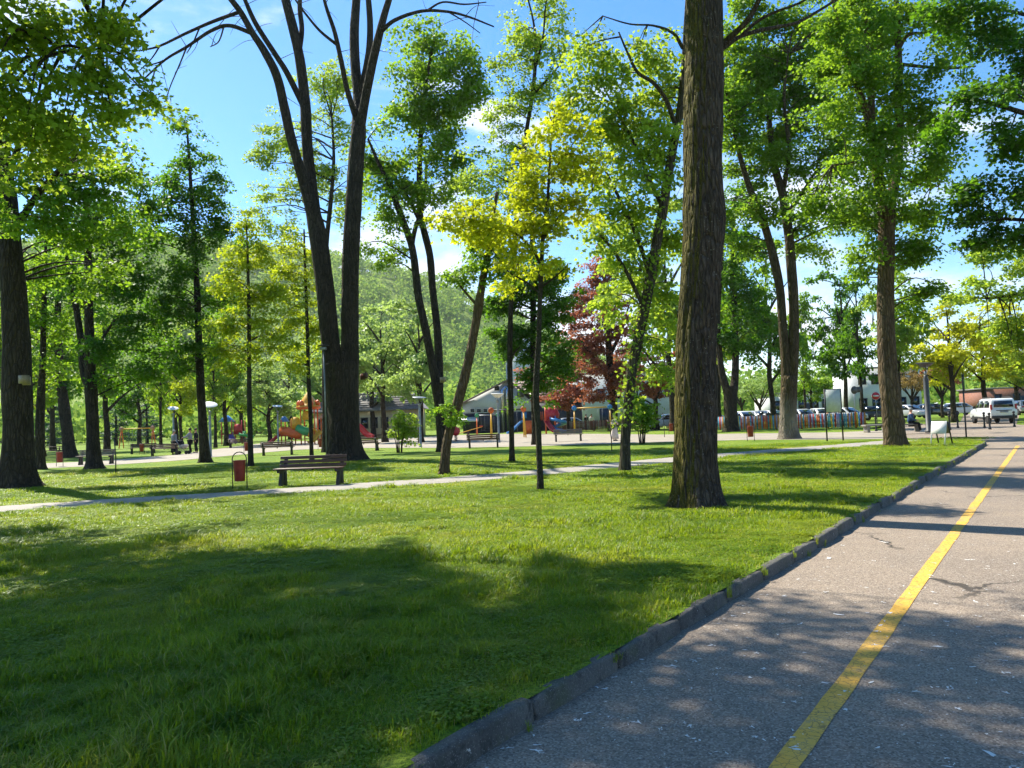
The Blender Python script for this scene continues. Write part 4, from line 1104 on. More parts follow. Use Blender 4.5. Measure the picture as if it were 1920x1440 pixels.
FT = [
 # name, label, px, dist, height, width factor, form, leaf
 ('willow_tree', 'pale round willow like tree beside the orange play castle', 506, 74, 9.0, 1.0, 'broad_a', L_PALE),
 ('pale_tree', 'pale fresh tree with a slender stem in front of the tan roofed house', 722, 66, 13.0, 1.15, 'broad_b', L_PALE),
 ('thick_trunk_tree', 'thick dark trunked tree behind the round green bush', 790, 60, 12.0, 0.95, 'broad_a', L_PALE),
 ('small_copper_tree', 'small bronze leaved tree hiding the right end of the brown roof', 1066, 82, 8.6, 1.15, 'broad_a', L_PURPLE),
 ('dark_copper_tree', 'dusky purple tree between ivy clad trunk and mossy trunk', 1232, 74, 10.0, 1.2, 'broad_b', L_PURPLE),
 ('green_backdrop_tree', 'leafy mid green tree rising behind the dusky purple one', 1262, 66, 21.0, 1.3, 'broad_a', L_FRESH),
 ('orchard_tree', 'low gnarled fruit tree with pale blossom green crown behind the fence', 1426, 84, 6.2, 0.62, 'orchard_a', L_PALE),
 ('orchard_tree', 'low fruit tree just right of the Y forked trunk', 1392, 92, 6.6, 0.6, 'orchard_a', L_PALE),
 ('round_green_tree', 'small round green tree left of the blank white board', 1524, 86, 7.2, 0.85, 'broad_b', L_MID),
 ('leaning_backdrop_tree', 'leaning dark tree behind the round traffic sign', 1618, 72, 15.0, 0.95, 'tall_b', L_DEEP),
 ('backdrop_tree', 'dark spreading tree above the blank white board', 1588, 78, 16.5, 1.1, 'broad_a', L_DEEP),
 ('backdrop_tree', 'airy tree behind the limewashed two stemmed tree', 1512, 82, 14.0, 0.8, 'tall_a', L_MID),
 ('bronze_tree', 'small bare looking bronze tree beside the disc lamp post', 1712, 82, 6.6, 0.6, 'orchard_a', leafmat('leaf_bronze', '6a5a30', '98824a', 'a89048', 0.4)),
 ('dark_small_tree', 'small dark crowned tree behind the disc lamp post', 1768, 84, 7.6, 0.6, 'orchard_a', L_PURPLE),
 ('yellow_maple_tree', 'bright yellow maple left of the parked white van', 1790, 64, 11.4, 1.05, 'broad_a', L_GOLD),
 ('yellow_maple_tree', 'bright yellow maple rising directly behind the parked white van', 1850, 70, 11.2, 1.1, 'broad_b', L_GOLD),
 ('yellow_maple_tree', 'yellow maple at the far end of the yellow row by the road', 1908, 84, 11.4, 1.1, 'broad_a', L_YELLOW),
 ('verge_far_tree', 'green tree between yellow maples and the road verge boughs', 1935, 66, 9.0, 0.9, 'broad_b', L_FRESH),
 ('park_tree', 'dark bushy tree behind the left play swing', 262, 96, 13.0, 1.2, 'broad_a', L_DEEP),
 ('park_tree', 'lime leafed tree behind the people with the stroller', 340, 82, 10.5, 0.9, 'broad_b', L_LIME),
 ('park_tree', 'dark slender tree left of the people with the stroller', 302, 74, 13.5, 0.85, 'tall_a', L_MID),
 ('park_tree', 'slender tree shading the red and purple play set', 404, 70, 12.0, 0.85, 'tall_b', L_FRESH),
 ('park_tree', 'thick dark tree in front of the red and purple play set', 424, 76, 15.0, 1.0, 'broad_a', L_MID),
 ('park_tree', 'dense tree filling the gap beside the leaning dark trunk', 100, 84, 17.0, 1.3, 'broad_b', L_MID),
 ('park_tree', 'deep green tree between massive trunk and slim trunk', 52, 72, 16.0, 1.1, 'broad_a', L_FRESH),
 ('park_tree', 'broad tree behind the double trunk and nest box trunk', 18, 60, 17.5, 1.2, 'broad_b', L_MID),
 ('park_tree', 'broad tree spreading behind the close double trunks', 200, 70, 16.5, 1.2, 'broad_b', L_MID),
 ('park_tree', 'leafy tree directly behind the pyramid shaped tree', 330, 100, 17.0, 1.5, 'broad_a', L_FRESH),
 ('park_tree', 'olive tree behind the golden young tree', 455, 100, 12.0, 1.3, 'broad_b', L_LIME),
 ('park_tree', 'fresh tree left of the orange castle roof', 545, 104, 12.0, 1.3, 'broad_a', L_PALE),
 ('park_tree', 'feathery pale tree behind the huge forked trunk', 610, 92, 14.0, 1.3, 'broad_b', L_PALE),
 ('park_tree', 'pale tree filling the gap between forked tree and huge trunk', 700, 88, 16.0, 1.4, 'broad_a', L_PALE),
 ('spruce_tree', 'blue green spruce behind the left play swing beam', 218, 108, 9.5, 1.2, 'spruce_a', L_BLUISH),
 ('spruce_tree', 'blue green spruce between swing and stroller group', 276, 112, 8.5, 1.2, 'spruce_a', L_BLUISH),
 ('spruce_tree', 'short spruce left of the leaning dark trunk', 96, 104, 8.0, 1.3, 'spruce_a', L_BLUISH),
 ('backdrop_tree', 'fresh tree behind the right flank of the mossy trunk', 1350, 74, 20.0, 1.25, 'broad_b', L_FRESH),
 ('backdrop_tree', 'green tree between the Y forked and limewashed trees', 1450, 70, 18.0, 1.2, 'broad_a', L_MID),
 ('backdrop_tree', 'tall leafy tree behind the tan roadside trunk', 1690, 70, 15.0, 1.0, 'broad_b', L_FRESH),
]
for t in FT: far_tree(*t)

tree('copper_maple_tree', 'large copper red maple beside the dark lower walled house', (1150, 0),
     [[(1150, 812, 22), (1150, 790, 18), (1148, 740, 16), (1144, 690, 14), (1140, 630, 11), (1136, 560, 8), (1132, 500, 4)],
      [(1146, 720, 9), (1120, 680, 7, -1), (1090, 640, 4, -1.5)], [(1142, 670, 8), (1165, 620, 6, 1), (1180, 570, 3, 1.4)]],
     [(1130, 500, 30, 34), (1110, 550, 40, 36, 1), (1150, 545, 36, 40, -1), (1085, 590, 38, 36), (1130, 600, 45, 40, -1.5), (1165, 610, 36, 44, 1), (1075, 640, 40, 34, 1), (1120, 655, 45, 36, -1.5), (1160, 670, 40, 40, .5), (1100, 700, 42, 32, -1), (1145, 715, 42, 32, -1.5), (1175, 720, 30, 36, 1), (1125, 745, 36, 20, -1)],
     B_DARK, L_PURPLE, leaf=0.34, lai=1.3, spray=0.7, flare=0.3, sides=10, seed=71, base_y=77)

# bushes with many stems
def bush(label, px, py, wpx, toppx, lm, seed):
    b = G(px, py); Y = b.y; s_ = Y / F_PX
    root = thing('shrub', label, 'shrub', b)
    h = (py - toppx) * s_; w = wpx * s_ / 2
    mb = MB(); sk = []
    for k in range(9):
        a = k * 2.4; e = np.array([math.cos(a) * w * .55, math.sin(a) * w * .55, h * random.uniform(.5, .7)])
        P = catmull(np.array([[math.cos(a) * .12, math.sin(a) * .12, -.05], e * [.45, .45, .55], e]), 4)
        mb.tube(P, np.linspace(.035, .012, len(P)), 5); sk.append(P[4:])
    mb.obj('stems', B_DARK, root, smooth=True)
    bl = [(np.array([random.gauss(0, w * .4), random.gauss(0, w * .4), h * z]), w * .62, w * .62, h * .2) for z in (.4, .5, .6, .68, .76, .84, .55, .7)]
    grow_crown(root, lm, B_DARK, np.concatenate(sk), bl, leaf=.16, lai=1.3, m=16, spray=.26, seed=seed, twig=.008)
bush('rounded bright green shrub with many bare stems near the huge forked tree', 749, 849, 54, 772, L_FRESH, 61)
bush('dark green shrub fanning out just right of the ivy wrapped trunk', 1204, 832, 66, 738, L_MID, 63)

# ------------------------------------------------------------------ hills and far woodland
def hill_z(x, y):
    r1 = 150 * np.exp(-(((x + 330) / 260) ** 2 + ((y - 620) / 210) ** 2))
    r2 = 60 * np.exp(-(((x + 60) / 150) ** 2 + ((y - 640) / 160) ** 2))
    return r1 + r2 - 1.5
gx, gy = np.meshgrid(np.linspace(-900, 420, 90), np.linspace(260, 1000, 60))
gz = hill_z(gx, gy) + 2.0 * vnoise(np.stack([gx * .03, gy * .03, gx * 0], -1))
nX = 90
idx = np.arange(gx.size).reshape(gx.shape)
fq = np.stack([idx[:-1, :-1], idx[:-1, 1:], idx[1:, 1:], idx[1:, :-1]], -1).reshape(-1, 4)
hl = link('hill', mesh_np('hill', np.stack([gx, gy, gz], -1).reshape(-1, 3), fq, M_LAWN, True)); hl['kind'] = 'structure'

def canopy_stuff(name, label, XY, Z, H, Wd, lm, leafs, q):
    """a far wood: crowns of leaf tufts, joined because nobody could count them"""
    n = len(XY)
    d = fib_dirs(n * q); d[:, 2] = np.where(d[:, 2] < -.8, -d[:, 2], d[:, 2])
    r = rng.random(n * q) ** .33
    C = np.repeat(np.column_stack([XY, Z]), q, 0); h = np.repeat(H, q); w = np.repeat(Wd, q)
    P = C + np.column_stack([d[:, 0] * w * r, d[:, 1] * w * r, h * .45 + d[:, 2] * h * .55 * r])
    o = link(name, leaves_mesh(name, P, d + rng.normal(0, .5, d.shape), rng.normal(0, 1, d.shape), rng.uniform(.6, 1.3, len(P)) * leafs, lm))
    kind(o, 'stuff', label)
    return o
L_FAR = leafmat('leaf_far_wood', '4c722c', '92b252', 'aecb54', 0.35, 0.0)
n = 1500
XY = np.column_stack([rng.uniform(-420, 130, n), rng.uniform(360, 640, n)])
keep = hill_z(XY[:, 0], XY[:, 1]) > 3; XY = XY[keep]
canopy_stuff('hillside_forest', 'hazy green wood covering the hill behind the park', XY, hill_z(XY[:, 0], XY[:, 1]), rng.uniform(8, 15, len(XY)), rng.uniform(5, 9, len(XY)), L_FAR, 1.8, 100)
n = 330
a_ = np.radians(rng.uniform(-44, 46, n)); r_ = rng.uniform(150, 215, n)
XY = np.column_stack([np.sin(a_) * r_, np.cos(a_) * r_])
canopy_stuff('distant_woodland', 'far tree belt closing the view behind the buildings and park', XY, np.zeros(n), rng.uniform(6, 11, n), rng.uniform(5, 9, n), L_FAR, 1.1, 170)

# ------------------------------------------------------------------ grass blades
def tuft(name, nb, rad, lo, hi, wid, seed):
    r = np.random.default_rng(seed)
    a = r.uniform(0, 6.283, nb); rr = rad * np.sqrt(r.random(nb))
    p = np.column_stack([np.cos(a) * rr, np.sin(a) * rr, np.zeros(nb)])
    h = r.uniform(lo, hi, nb); az = r.uniform(0, 6.283, nb); ln = r.uniform(.15, .9, nb)
    d = np.column_stack([np.cos(az), np.sin(az), np.zeros(nb)]); s_ = np.column_stack([-np.sin(az), np.cos(az), np.zeros(nb)])
    w = wid * r.uniform(.6, 1.3, nb)[:, None]
    up = np.array([0, 0, 1.0])
    m1 = p + d * (h * ln * .35)[:, None] + up * (h * .6)[:, None]
    t1 = p + d * (h * ln * 1.0)[:, None] + up * (h * (1 - .35 * ln))[:, None]
    v = np.stack([p - s_ * w - up * .01, p + s_ * w - up * .01, m1 + s_ * w * .8, m1 - s_ * w * .8, t1], 1)
    b = (np.arange(nb) * 5)[:, None]
    me = mesh_np(name, v.reshape(-1, 3), [b + np.array([[0, 1, 2, 3]]), b + np.array([[3, 2, 4]])], M_BLADE, rnd=np.tile(r.random(nb), 2))
    return bpy.data.objects.new(name, me)
tcol = bpy.data.collections.new('grass_tufts')
tufts = [tuft('grass_tuft', 60, .13, .022, .055, .0024, 1), tuft('grass_tuft', 60, .13, .03, .07, .0026, 2), tuft('grass_tuft', 50, .10, .04, .12, .0028, 3), tuft('grass_tuft', 26, .05, .06, .17, .0030, 4)]
def clover(name, nb, rad, seed):
    r = np.random.default_rng(seed)
    a = r.uniform(0, 6.283, nb); rr = rad * np.sqrt(r.random(nb))
    p = np.column_stack([np.cos(a) * rr, np.sin(a) * rr, r.uniform(.02, .055, nb)])
    sz = r.uniform(.005, .012, nb)
    T = np.array([(math.cos(q), math.sin(q), .12 * math.cos(3 * q)) for q in np.linspace(0, 6.283, 6, endpoint=False)])
    tl = r.normal(0, .35, (nb, 2))
    v = p[:, None] + T[None] * sz[:, None, None]; v[:, :, 2] += (T[None, :, 0] * tl[:, :1] + T[None, :, 1] * tl[:, 1:]) * sz[:, None]
    me = mesh_np(name, v.reshape(-1, 3), np.arange(nb * 6).reshape(nb, 6), M_BLADE, rnd=r.uniform(.3, .8, nb))
    return bpy.data.objects.new(name, me)
tufts.append(clover('grass_tuft', 150, .15, 9))
for o in tufts: tcol.objects.link(o)
def grass_points(n, y0, y1, x0, x1, s0, s1):
    x = rng.uniform(x0, x1, n); y = rng.uniform(y0, y1, n)
    az = np.abs(x) / np.maximum(y, .1)
    ok = az < np.where(y < 9, 1.25, .85)
    t = (x - K0.x) * KN.x + (y - K0.y) * KN.y
    ok &= (t < -0.10 + 0.05 * vnoise(np.column_stack([x * 2, y * 2, 0 * x]))) & (y < 34)
    d = np.min(np.hypot(x[:, None] - pc[None, :, 0], y[:, None] - pc[None, :, 1]), 1)
    ok &= d > PATH_W + .02
    for (tx, ty, tr) in ((3.02, 12.75, .45),): ok &= np.hypot(x - tx, y - ty) > tr
    x, y = x[ok], y[ok]
    return np.column_stack([x, y, np.zeros(len(x))]), rng.uniform(s0, s1, len(x))
gp = [grass_points(14500, 2.6, 6.5, -8, 3, .8, 1.25), grass_points(16000, 6.5, 11, -12, 6, .9, 1.4), grass_points(16000, 11, 18, -15, 10, 1.2, 1.9), grass_points(9000, 18, 34, -26, 20, 1.8, 2.8)]
wk = []
for i in range(int(KLEN) + 3):                                   # weeds in the kerb joints and at its foot
    for _ in range(rng.integers(0, 4)):
        q_ = rd(-2 + i + rng.normal(0, .05), rng.uniform(0.0, .12), -.05); wk.append((q_.x, q_.y, q_.z if q_.z < 0 else 0))
    if rng.random() < .3:
        q_ = rd(-2 + i + rng.uniform(0, 1), .12, Z_ROAD); wk.append(q_[:])
gp.append((np.array(wk), rng.uniform(.2, .5, len(wk))))
GP = np.concatenate([g[0] for g in gp]); GS = np.concatenate([g[1] for g in gp])
cl = vnoise(GP * 1.1 + 4) * .5 + vnoise(GP * 3.3) * .5
GS = GS * (1 + .15 * cl)
GZ = (.8 + .75 * cl) * np.interp(GP[:, 1], [3, 9, 16, 34], [1.0, .85, .8, .95])
c2 = vnoise(GP * .8 + 31) + .6 * vnoise(GP * 2.6 + 7) + rng.normal(0, .35, len(GP))
GI = np.where(c2 > .85, 3, np.where(c2 > .35, 2, np.where(c2 > -.25, 1, np.where(c2 > -.75, 0, 4))))
GI[-len(wk):] = 3
me = bpy.data.meshes.new('grass'); me.vertices.add(len(GP)); me.vertices.foreach_set('co', GP.astype(np.float32).ravel())
at_ = me.attributes.new('scl', 'FLOAT_VECTOR', 'POINT'); at_.data.foreach_set('vector', np.column_stack([GS, GS, GZ]).astype(np.float32).ravel())
at_ = me.attributes.new('idx', 'INT', 'POINT'); at_.data.foreach_set('value', GI.astype(np.int32))
at_ = me.attributes.new('rot', 'FLOAT', 'POINT'); at_.data.foreach_set('value', rng.uniform(0, 6.28, len(GP)).astype(np.float32))
grass = link('grass', me); kind(grass, 'stuff', 'short sunlit and shaded grass blades covering the lawn')
ng = bpy.data.node_groups.new('grass_scatter', 'GeometryNodeTree')
ng.interface.new_socket('Geometry', in_out='INPUT', socket_type='NodeSocketGeometry')
ng.interface.new_socket('Geometry', in_out='OUTPUT', socket_type='NodeSocketGeometry')
gi = ng.nodes.new('NodeGroupInput'); go = ng.nodes.new('NodeGroupOutput')
m2p = ng.nodes.new('GeometryNodeMeshToPoints'); iop = ng.nodes.new('GeometryNodeInstanceOnPoints')
ci = ng.nodes.new('GeometryNodeCollectionInfo'); ci.inputs['Collection'].default_value = tcol; ci.inputs['Separate Children'].default_value = True; ci.inputs['Reset Children'].default_value = True
iop.inputs['Pick Instance'].default_value = True
na1 = ng.nodes.new('GeometryNodeInputNamedAttribute'); na1.data_type = 'FLOAT_VECTOR'; na1.inputs['Name'].default_value = 'scl'
na2 = ng.nodes.new('GeometryNodeInputNamedAttribute'); na2.data_type = 'FLOAT'; na2.inputs['Name'].default_value = 'rot'
na3 = ng.nodes.new('GeometryNodeInputNamedAttribute'); na3.data_type = 'INT'; na3.inputs['Name'].default_value = 'idx'
cx = ng.nodes.new('ShaderNodeCombineXYZ')
L_ = ng.links.new
L_(gi.outputs[0], m2p.inputs['Mesh']); L_(m2p.outputs[0], iop.inputs['Points']); L_(ci.outputs[0], iop.inputs['Instance'])
L_(na1.outputs[0], iop.inputs['Scale']); L_(na2.outputs[0], cx.inputs['Z']); L_(cx.outputs[0], iop.inputs['Rotation'])
L_(na3.outputs[0], iop.inputs['Instance Index'])
L_(iop.outputs[0], go.inputs[0])
md = grass.modifiers.new('scatter', 'NODES'); md.node_group = ng

# ------------------------------------------------------------------ street furniture
M_BROWN = wood('bench_brown_wood', '3a2318', '5c3a28', 0.5)
M_SUNLITWOOD = wood('bench_sunlit_wood', '5a5048', '857a6e', 0.6)  # paler than the brown: sunshine on the slats is put into the colour
M_IRON = paint('black_iron', '17181a', 0.45, 0.3)
M_BENCHLEG = paint('bench_end_paint', '1d1916', 0.6, bumpy=0.2)
M_BINRED = paint('bin_red', '8e2416', 0.5, wear=0.2)
M_STEEL = paint('galvanised_steel', '8f9396', 0.4, 0.6)
M_WHITE = paint('white_paint', 'd8d8d4', 0.5, wear=0.06)
M_DARKGREY = paint('dark_grey_paint', '3a3c3d', 0.5)
M_CONC = concrete_mat('cast_concrete', '77736b', '938e84', 2.0)

def bench(label, p, rz, wm=None, length=1.86):
    wm = wm or M_BROWN
    t = thing('park_bench', label, 'bench', p, rz, 'park benches')
    for s_ in (-1, 1):
        x = s_ * (length / 2 - 0.14)
        mb = MB()
        mb.prism([(-.22, 0), (-.05, 0), (-.02, .16), (.02, .36), (.24, .40), (.33, .74), (.25, .76), (.15, .46), (-.27, .44), (-.27, .37), (-.10, .34), (-.16, .16)], 0, x - .04, x + .04)
        mb.prism([(.10, 0), (.24, 0), (.22, .40), (.08, .40)], 0, x - .037, x + .037)
        mb.obj('leg', M_BENCHLEG, t, bevel=.008)
    for k in range(3):
        MB().box((0, -.24 + k * .135, .46), (length, .11, .035), bev=.008).obj('seat_slat', wm, t)
    for k in range(3):
        z = .53 + k * .105
        MB().box((0, .135 + (z - .46) * .33, z), (length, .032, .085), Matrix.Rotation(-.3, 4, 'X'), bev=.007).obj('back_slat', wm, t)
    MB().box((0, .13, .42), (.05, .05, .06)).obj('centre_brace', M_BENCHLEG, t)
    return t
pA, pB = G(519, 913), G(640, 909.5)
mid = (pA + pB) / 2
ang = math.atan2(pB.y - pA.y, pB.x - pA.x)
bench('brown slatted bench on the lawn path beside the red bin', (mid.x, mid.y + .22, 0), ang)
BN = [('dark bench with sunlit slats on the plaza edge before the orange castle', 521, 44.5, math.pi + .1, M_BROWN),
      ('pale sunlit slatted bench half hidden by the close double trunks', 180, 41, .08, M_SUNLITWOOD),
      ('dark bench with a red bin standing in front of it', 268, 59, .2, M_BROWN),
      ('dark bench next to the people with the stroller', 309, 52.5, math.pi + .15, M_BROWN),
      ('dark bench seen from behind beside the funnel lamp post', 907, 43.5, math.pi - .05, M_BROWN),
      ('pale sunlit bench facing the lawn before the blue spiral slide', 1066, 49, .05, M_SUNLITWOOD),
      ('dark bench end peeping out right of the huge forked trunk', 684, 46, math.pi - .2, M_BROWN),
      ('small dark bench before the red and purple play set', 450, 66, math.pi, M_BROWN)]
for lb, px, D, rz, wm in BN: bench(lb, at(px, D), rz, wm)

def litter_bin(label, p, rz):
    t = thing('litter_bin', label, 'bin', p, rz, 'red litter bins')
    w, h = .19, .97
    arc = [(-w, 0, 0), (-w, 0, .3), (-w, 0, h - w)] + [(-w * math.cos(a), 0, h - w + w * math.sin(a)) for a in np.linspace(.2, math.pi - .2, 9)] + [(w, 0, h - w), (w, 0, .3), (w, 0, 0)]
    MB().tube(arc, .014, 8).obj('hoop_frame', M_IRON, t, True)
    MB().tube([(-w, 0, .62), (w, 0, .62)], .009, 6).obj('pivot_bar', M_IRON, t)
    b_ = MB().lathe([(.128, .215), (.13, .22), (.157, .735), (.160, .75), (.150, .75), (.125, .24), (.0, .24)], 20).obj('bucket', M_BINRED, t, True)
    MB().lathe([(.161, .735), (.167, .74), (.167, .756), (.159, .757)], 20).obj('rim', M_BINRED, b_, True)
    return t
for lb, px, y_, py in (('red hoop framed litter bin beside the brown bench', 450, None, 917.5), ('red litter bin near the slim left trunk', 112, 40, 0), ('red litter bin behind the golden young tree', 463, 48, 0),
                       ('red litter bin left of the huge forked trunk', 602, 50, 0), ('red litter bin on far grass left of the mossy trunk', 1259, 58, 0), ('red litter bin between the Y forked and limewashed trees', 1408, 38.5, 0), ('red litter bin in front of a dark bench', 266, 57, 0)):
    litter_bin(lb, G(px, py) if y_ is None else at(px, y_), random.uniform(-.2, .2))

def lamp(label, px, y, h, tilt=0.0, rz=0.0, dish=None, thick=1.0, bowl=0.0):
    t = thing('lamp_post', label, 'lamp', at(px, y), rz, 'disc topped park lamps')
    MB().lathe([(.10 * thick, -.05), (.10 * thick, .05), (.075 * thick, .08), (.07 * thick, h * .75), (.05 * thick, h * .78), (.05 * thick, h * .80)], 12).obj('post', M_DARKGREY if thick > 1 else M_STEEL, t, True)
    mb = MB()
    for k in range(3):
        a = k * 2.094 + .4
        mb.tube([(.04 * math.cos(a), .04 * math.sin(a), h * .78), (.3 * math.cos(a), .3 * math.sin(a), h * .97)], .012, 5)
    mb.obj('arms', M_STEEL, t)
    MB().lathe([(.05, h * .79), (.07, h * .82), (.08, h * .85), (.02, h * .86)], 10).obj('lamp_head', M_STEEL, t, True)
    d_ = MB().lathe([(.03, -bowl), (.16, -bowl * .9), (.42, -bowl * .12 - .01), (.46, .0), (.45, .012), (.1, .03), (.01, .034)] if bowl else [(.02, -.014), (.40, -.008), (.45, .0), (.44, .010), (.1, .024), (.01, .026)], 24).obj('dish', dish or M_WHITE, t, True)
    d_.location = (0, 0, h * .975); d_.rotation_euler = (tilt, tilt * .6, 0)
lamp('park lamp with pale tilted disc beside the pyramid tree', 395, 46, 3.2, .38)
lamp('park lamp with pale disc at the left end of the orange castle', 522, 68, 3.6, .2)
lamp('slender park lamp between round shrub and dark forked tree', 789, 49, 3.25, .15, dish=M_STEEL)
lamp('park lamp with funnel shaped head beside the dark bench seen from behind', 936, 52, 3.4, .05, bowl=.3)
lamp('park lamp with thin pale disc above the stroller group', 326, 66, 3.7, .32)
lamp('stout dark lamp post with broad black disc near the folding sign', 1742, 42, 3.85, .05, dish=M_DARKGREY, thick=1.9, bowl=.26)
t = thing('floodlight_pole', 'thin steel pole with small floodlight against the huge forked trunk', 'lamp', at(613, 33.5))
MB().tube([(0, 0, -.05), (0, 0, 3), (-.02, 0, 4.9)], [.04, .035, .03], 8).obj('pole', M_STEEL, t, True)
MB().box((-.02, 0, 4.95), (.26, .2, .12), bev=.02).obj('floodlight', M_STEEL, t)
MB().box((0, 0, 5.09), (.42, .3, .03)).obj('hood', M_DARKGREY, t)

# ---------------- signs
def pole(mb, h, r=.03): return mb.tube([(0, 0, -.05), (0, 0, h)], r, 8)
t = thing('no_entry_sign', 'round red no entry sign with white bar on steel pole', 'sign', at(1645, 62), -.35)
pole(MB(), 2.5).obj('pole', M_STEEL, t)
def disc(r, th, mat, name, par, y, z, seg=28):
    v = [(r * math.cos(a), y, z + r * math.sin(a)) for a in np.linspace(0, 2 * math.pi, seg, endpoint=False)]
    v += [(q[0], y + th, q[2]) for q in v]
    f = [list(range(seg)), list(range(seg, 2 * seg))[::-1]] + [[i, (i + 1) % seg, seg + (i + 1) % seg, seg + i] for i in range(seg)]
    return MB().add(v, f).obj(name, mat, par)
M_SIGNRED = paint('sign_red', 'b0262a', 0.4, wear=0.05)
disc(.32, .02, M_WHITE, 'sign_rim', t, -.055, 2.3)
disc(.30, .012, M_SIGNRED, 'sign_face', t, -.070, 2.3)
MB().box((0, -.076, 2.3), (.42, .008, .1)).obj('white_bar', M_WHITE, t)
t = thing('traffic_sign', 'round dark sign seen from behind with plate on a thin pole', 'sign', at(1605, 58), .3)
pole(MB(), 3.0).obj('pole', M_STEEL, t)
disc(.30, .02, M_DARKGREY, 'sign_back', t, -.05, 2.75)
MB().box((.42, -.03, 2.78), (.5, .02, .42)).obj('side_plate', M_DARKGREY, t)
t = thing('traffic_sign', 'grey triangular warning sign turned sideways on a slim pole by the kerb corner', 'sign', at(1812, 33.2), 1.05)
pole(MB(), 2.75, .032).obj('pole', M_DARKGREY, t)
MB().prism([(-.42, 2.0), (.42, 2.0), (.46, 2.06), (.04, 2.80), (-.04, 2.80), (-.46, 2.06)], 1, -.06, -.04).obj('triangle_plate', M_DARKGREY, t)
t = thing('notice_board', 'blank pale notice board on two black legs beside the coloured fence', 'sign', at(1566, 35.2), .08)
for s_ in (-1, 1): MB().box((s_ * .38, 0, 1.17), (.05, .05, 2.40)).obj('leg', M_IRON, t)
MB().box((0, -.02, 1.83), (.70, .03, 1.02)).obj('panel', paint('board_face', 'b9bfbb', 0.6, wear=0.08), t)
MB().box((0, 0, 2.36), (.8, .05, .035)).obj('top_rail', M_IRON, t)
MB().box((.38, -.04, .78), (.12, .06, .26), bev=.02).obj('meter_box', M_IRON, t)
t = thing('folding_sign', 'white folding A frame sign with dark rear legs standing on the lawn corner', 'sign', at(1764, 29), -.85)
for s_ in (-1, 1):
    MB().bar((s_ * .24, -.30, 0), (s_ * .24, 0, .86), .04, .03).obj('front_leg', M_WHITE, t)
    MB().bar((s_ * .24 + .04, .36, 0), (s_ * .24 + .04, .02, .84), .04, .03).obj('rear_leg', M_IRON, t)
MB().prism([(-.165, .40), (-.175, .41), (-.028, .86), (-.012, .85)], 0, -.27, .27).obj('panel', M_WHITE, t)
MB().prism([(.20, .40), (.21, .41), (.03, .85), (.018, .84)], 0, -.2, .30).obj('rear_panel', paint('board_back', '8c7a62', 0.6), t)

# bollards
b0 = None
for lb, px, D, z in (('black iron bollard left of the tan roadside trunk', 1643, 46, 0), ('black bollard behind the folding sign', 1781, 44, 0), ('black bollard standing alone left of the white van', 1796, 50, -.11), ('black bollard directly behind the van, left of its pair', 1846, 48, -.11), ('black bollard in front of the van rear bumper', 1856, 45, -.11), ('black bollard at the right rear corner of the van', 1902, 48, -.11)):
    p = at(px, D); p.z = z
    if b0 is None:
        b0 = thing('bollard', lb, 'bollard', p, 0, 'black iron bollards')
        MB().lathe([(.085, -.03), (.085, .06), (.055, .1), (.045, .5), (.045, .72), (.07, .74), (.07, .79), (.04, .82)], 14).obj('shaft', M_IRON, b0, True)
        MB().lathe([(.03, .81), (.065, .85), (.08, .90), (.065, .96), (.01, .99)], 14).obj('ball_cap', M_IRON, b0, True)
    else: dup(b0, p, 0, lb)

# nest boxes fixed to trunks
def nest_box(label, p, rz, mat):
    t = thing('nest_box', label, 'nest box', p, rz, 'wooden nest boxes on trunks')
    MB().box((0, 0, .13), (.2, .18, .26)).obj('box', mat, t)
    MB().prism([(-.15, .25), (.15, .25), (0, .40)], 1, -.14, .11).obj('roof', mat, t)
    MB().lathe([(.032, 0), (.032, .012)], 12).obj('entrance_hole', M_IRON, t)
    h = t.children[-1]; h.rotation_euler = (math.pi / 2, 0, 0); h.location = (0, -.085, .17)
M_PALEWOOD = wood('pale_wood', '7c6c52', '9c8a6a')
q = V(50, 722, G(36, 914).y - .36); nest_box('pale wooden nest box on the massive left trunk', q, .35, M_PALEWOOD)
q = V(829, 718, G(830, 847).y - .28); nest_box('pale nest box high on the dark forked tree', q, .2, M_PALEWOOD)
q = V(680, 712, 35.0); nest_box('brown nest box jutting from the right side of the huge forked trunk', q, .5, M_BROWN)

# stakes and rods in the lawn
for lb, px, py, top in (('thin black rod stuck in the lawn left of centre', 217, 889, 822), ('thin dark rod with bent top before the ivy wrapped trunk', 1147, 847, 800), ('thin rod in far grass beside the dark shrub', 1246, 820, 775)):
    b_ = G(px, py); h = (py - top) * b_.y / F_PX
    t = thing('garden_stake', lb, 'stake', b_)
    MB().tube([(0, 0, -.1), (.01, 0, h * .5), (-.04, 0, h)], .022, 6).obj('rod', M_IRON, t)
    MB().tube([(-.04, 0, h - .02), (-.04, 0, h + .03)], .035, 6).obj('cap', M_IRON, t)

# concrete seat blocks by the plaza
for lb, px, D, rz in (('low grey concrete seat under the seated man in blue', 1701, 43, -.1), ('low grey concrete seat left of the tan roadside trunk', 1643, 44, .1)):
    t = thing('concrete_seat', lb, 'bench', at(px, D), rz)
    for s_ in (-1, 1): MB().box((s_ * .55, 0, .18), (.16, .45, .38), bev=.015).obj('leg', M_CONC, t)
    MB().box((0, 0, .41), (1.5, .5, .09), bev=.015).obj('seat', M_CONC, t)

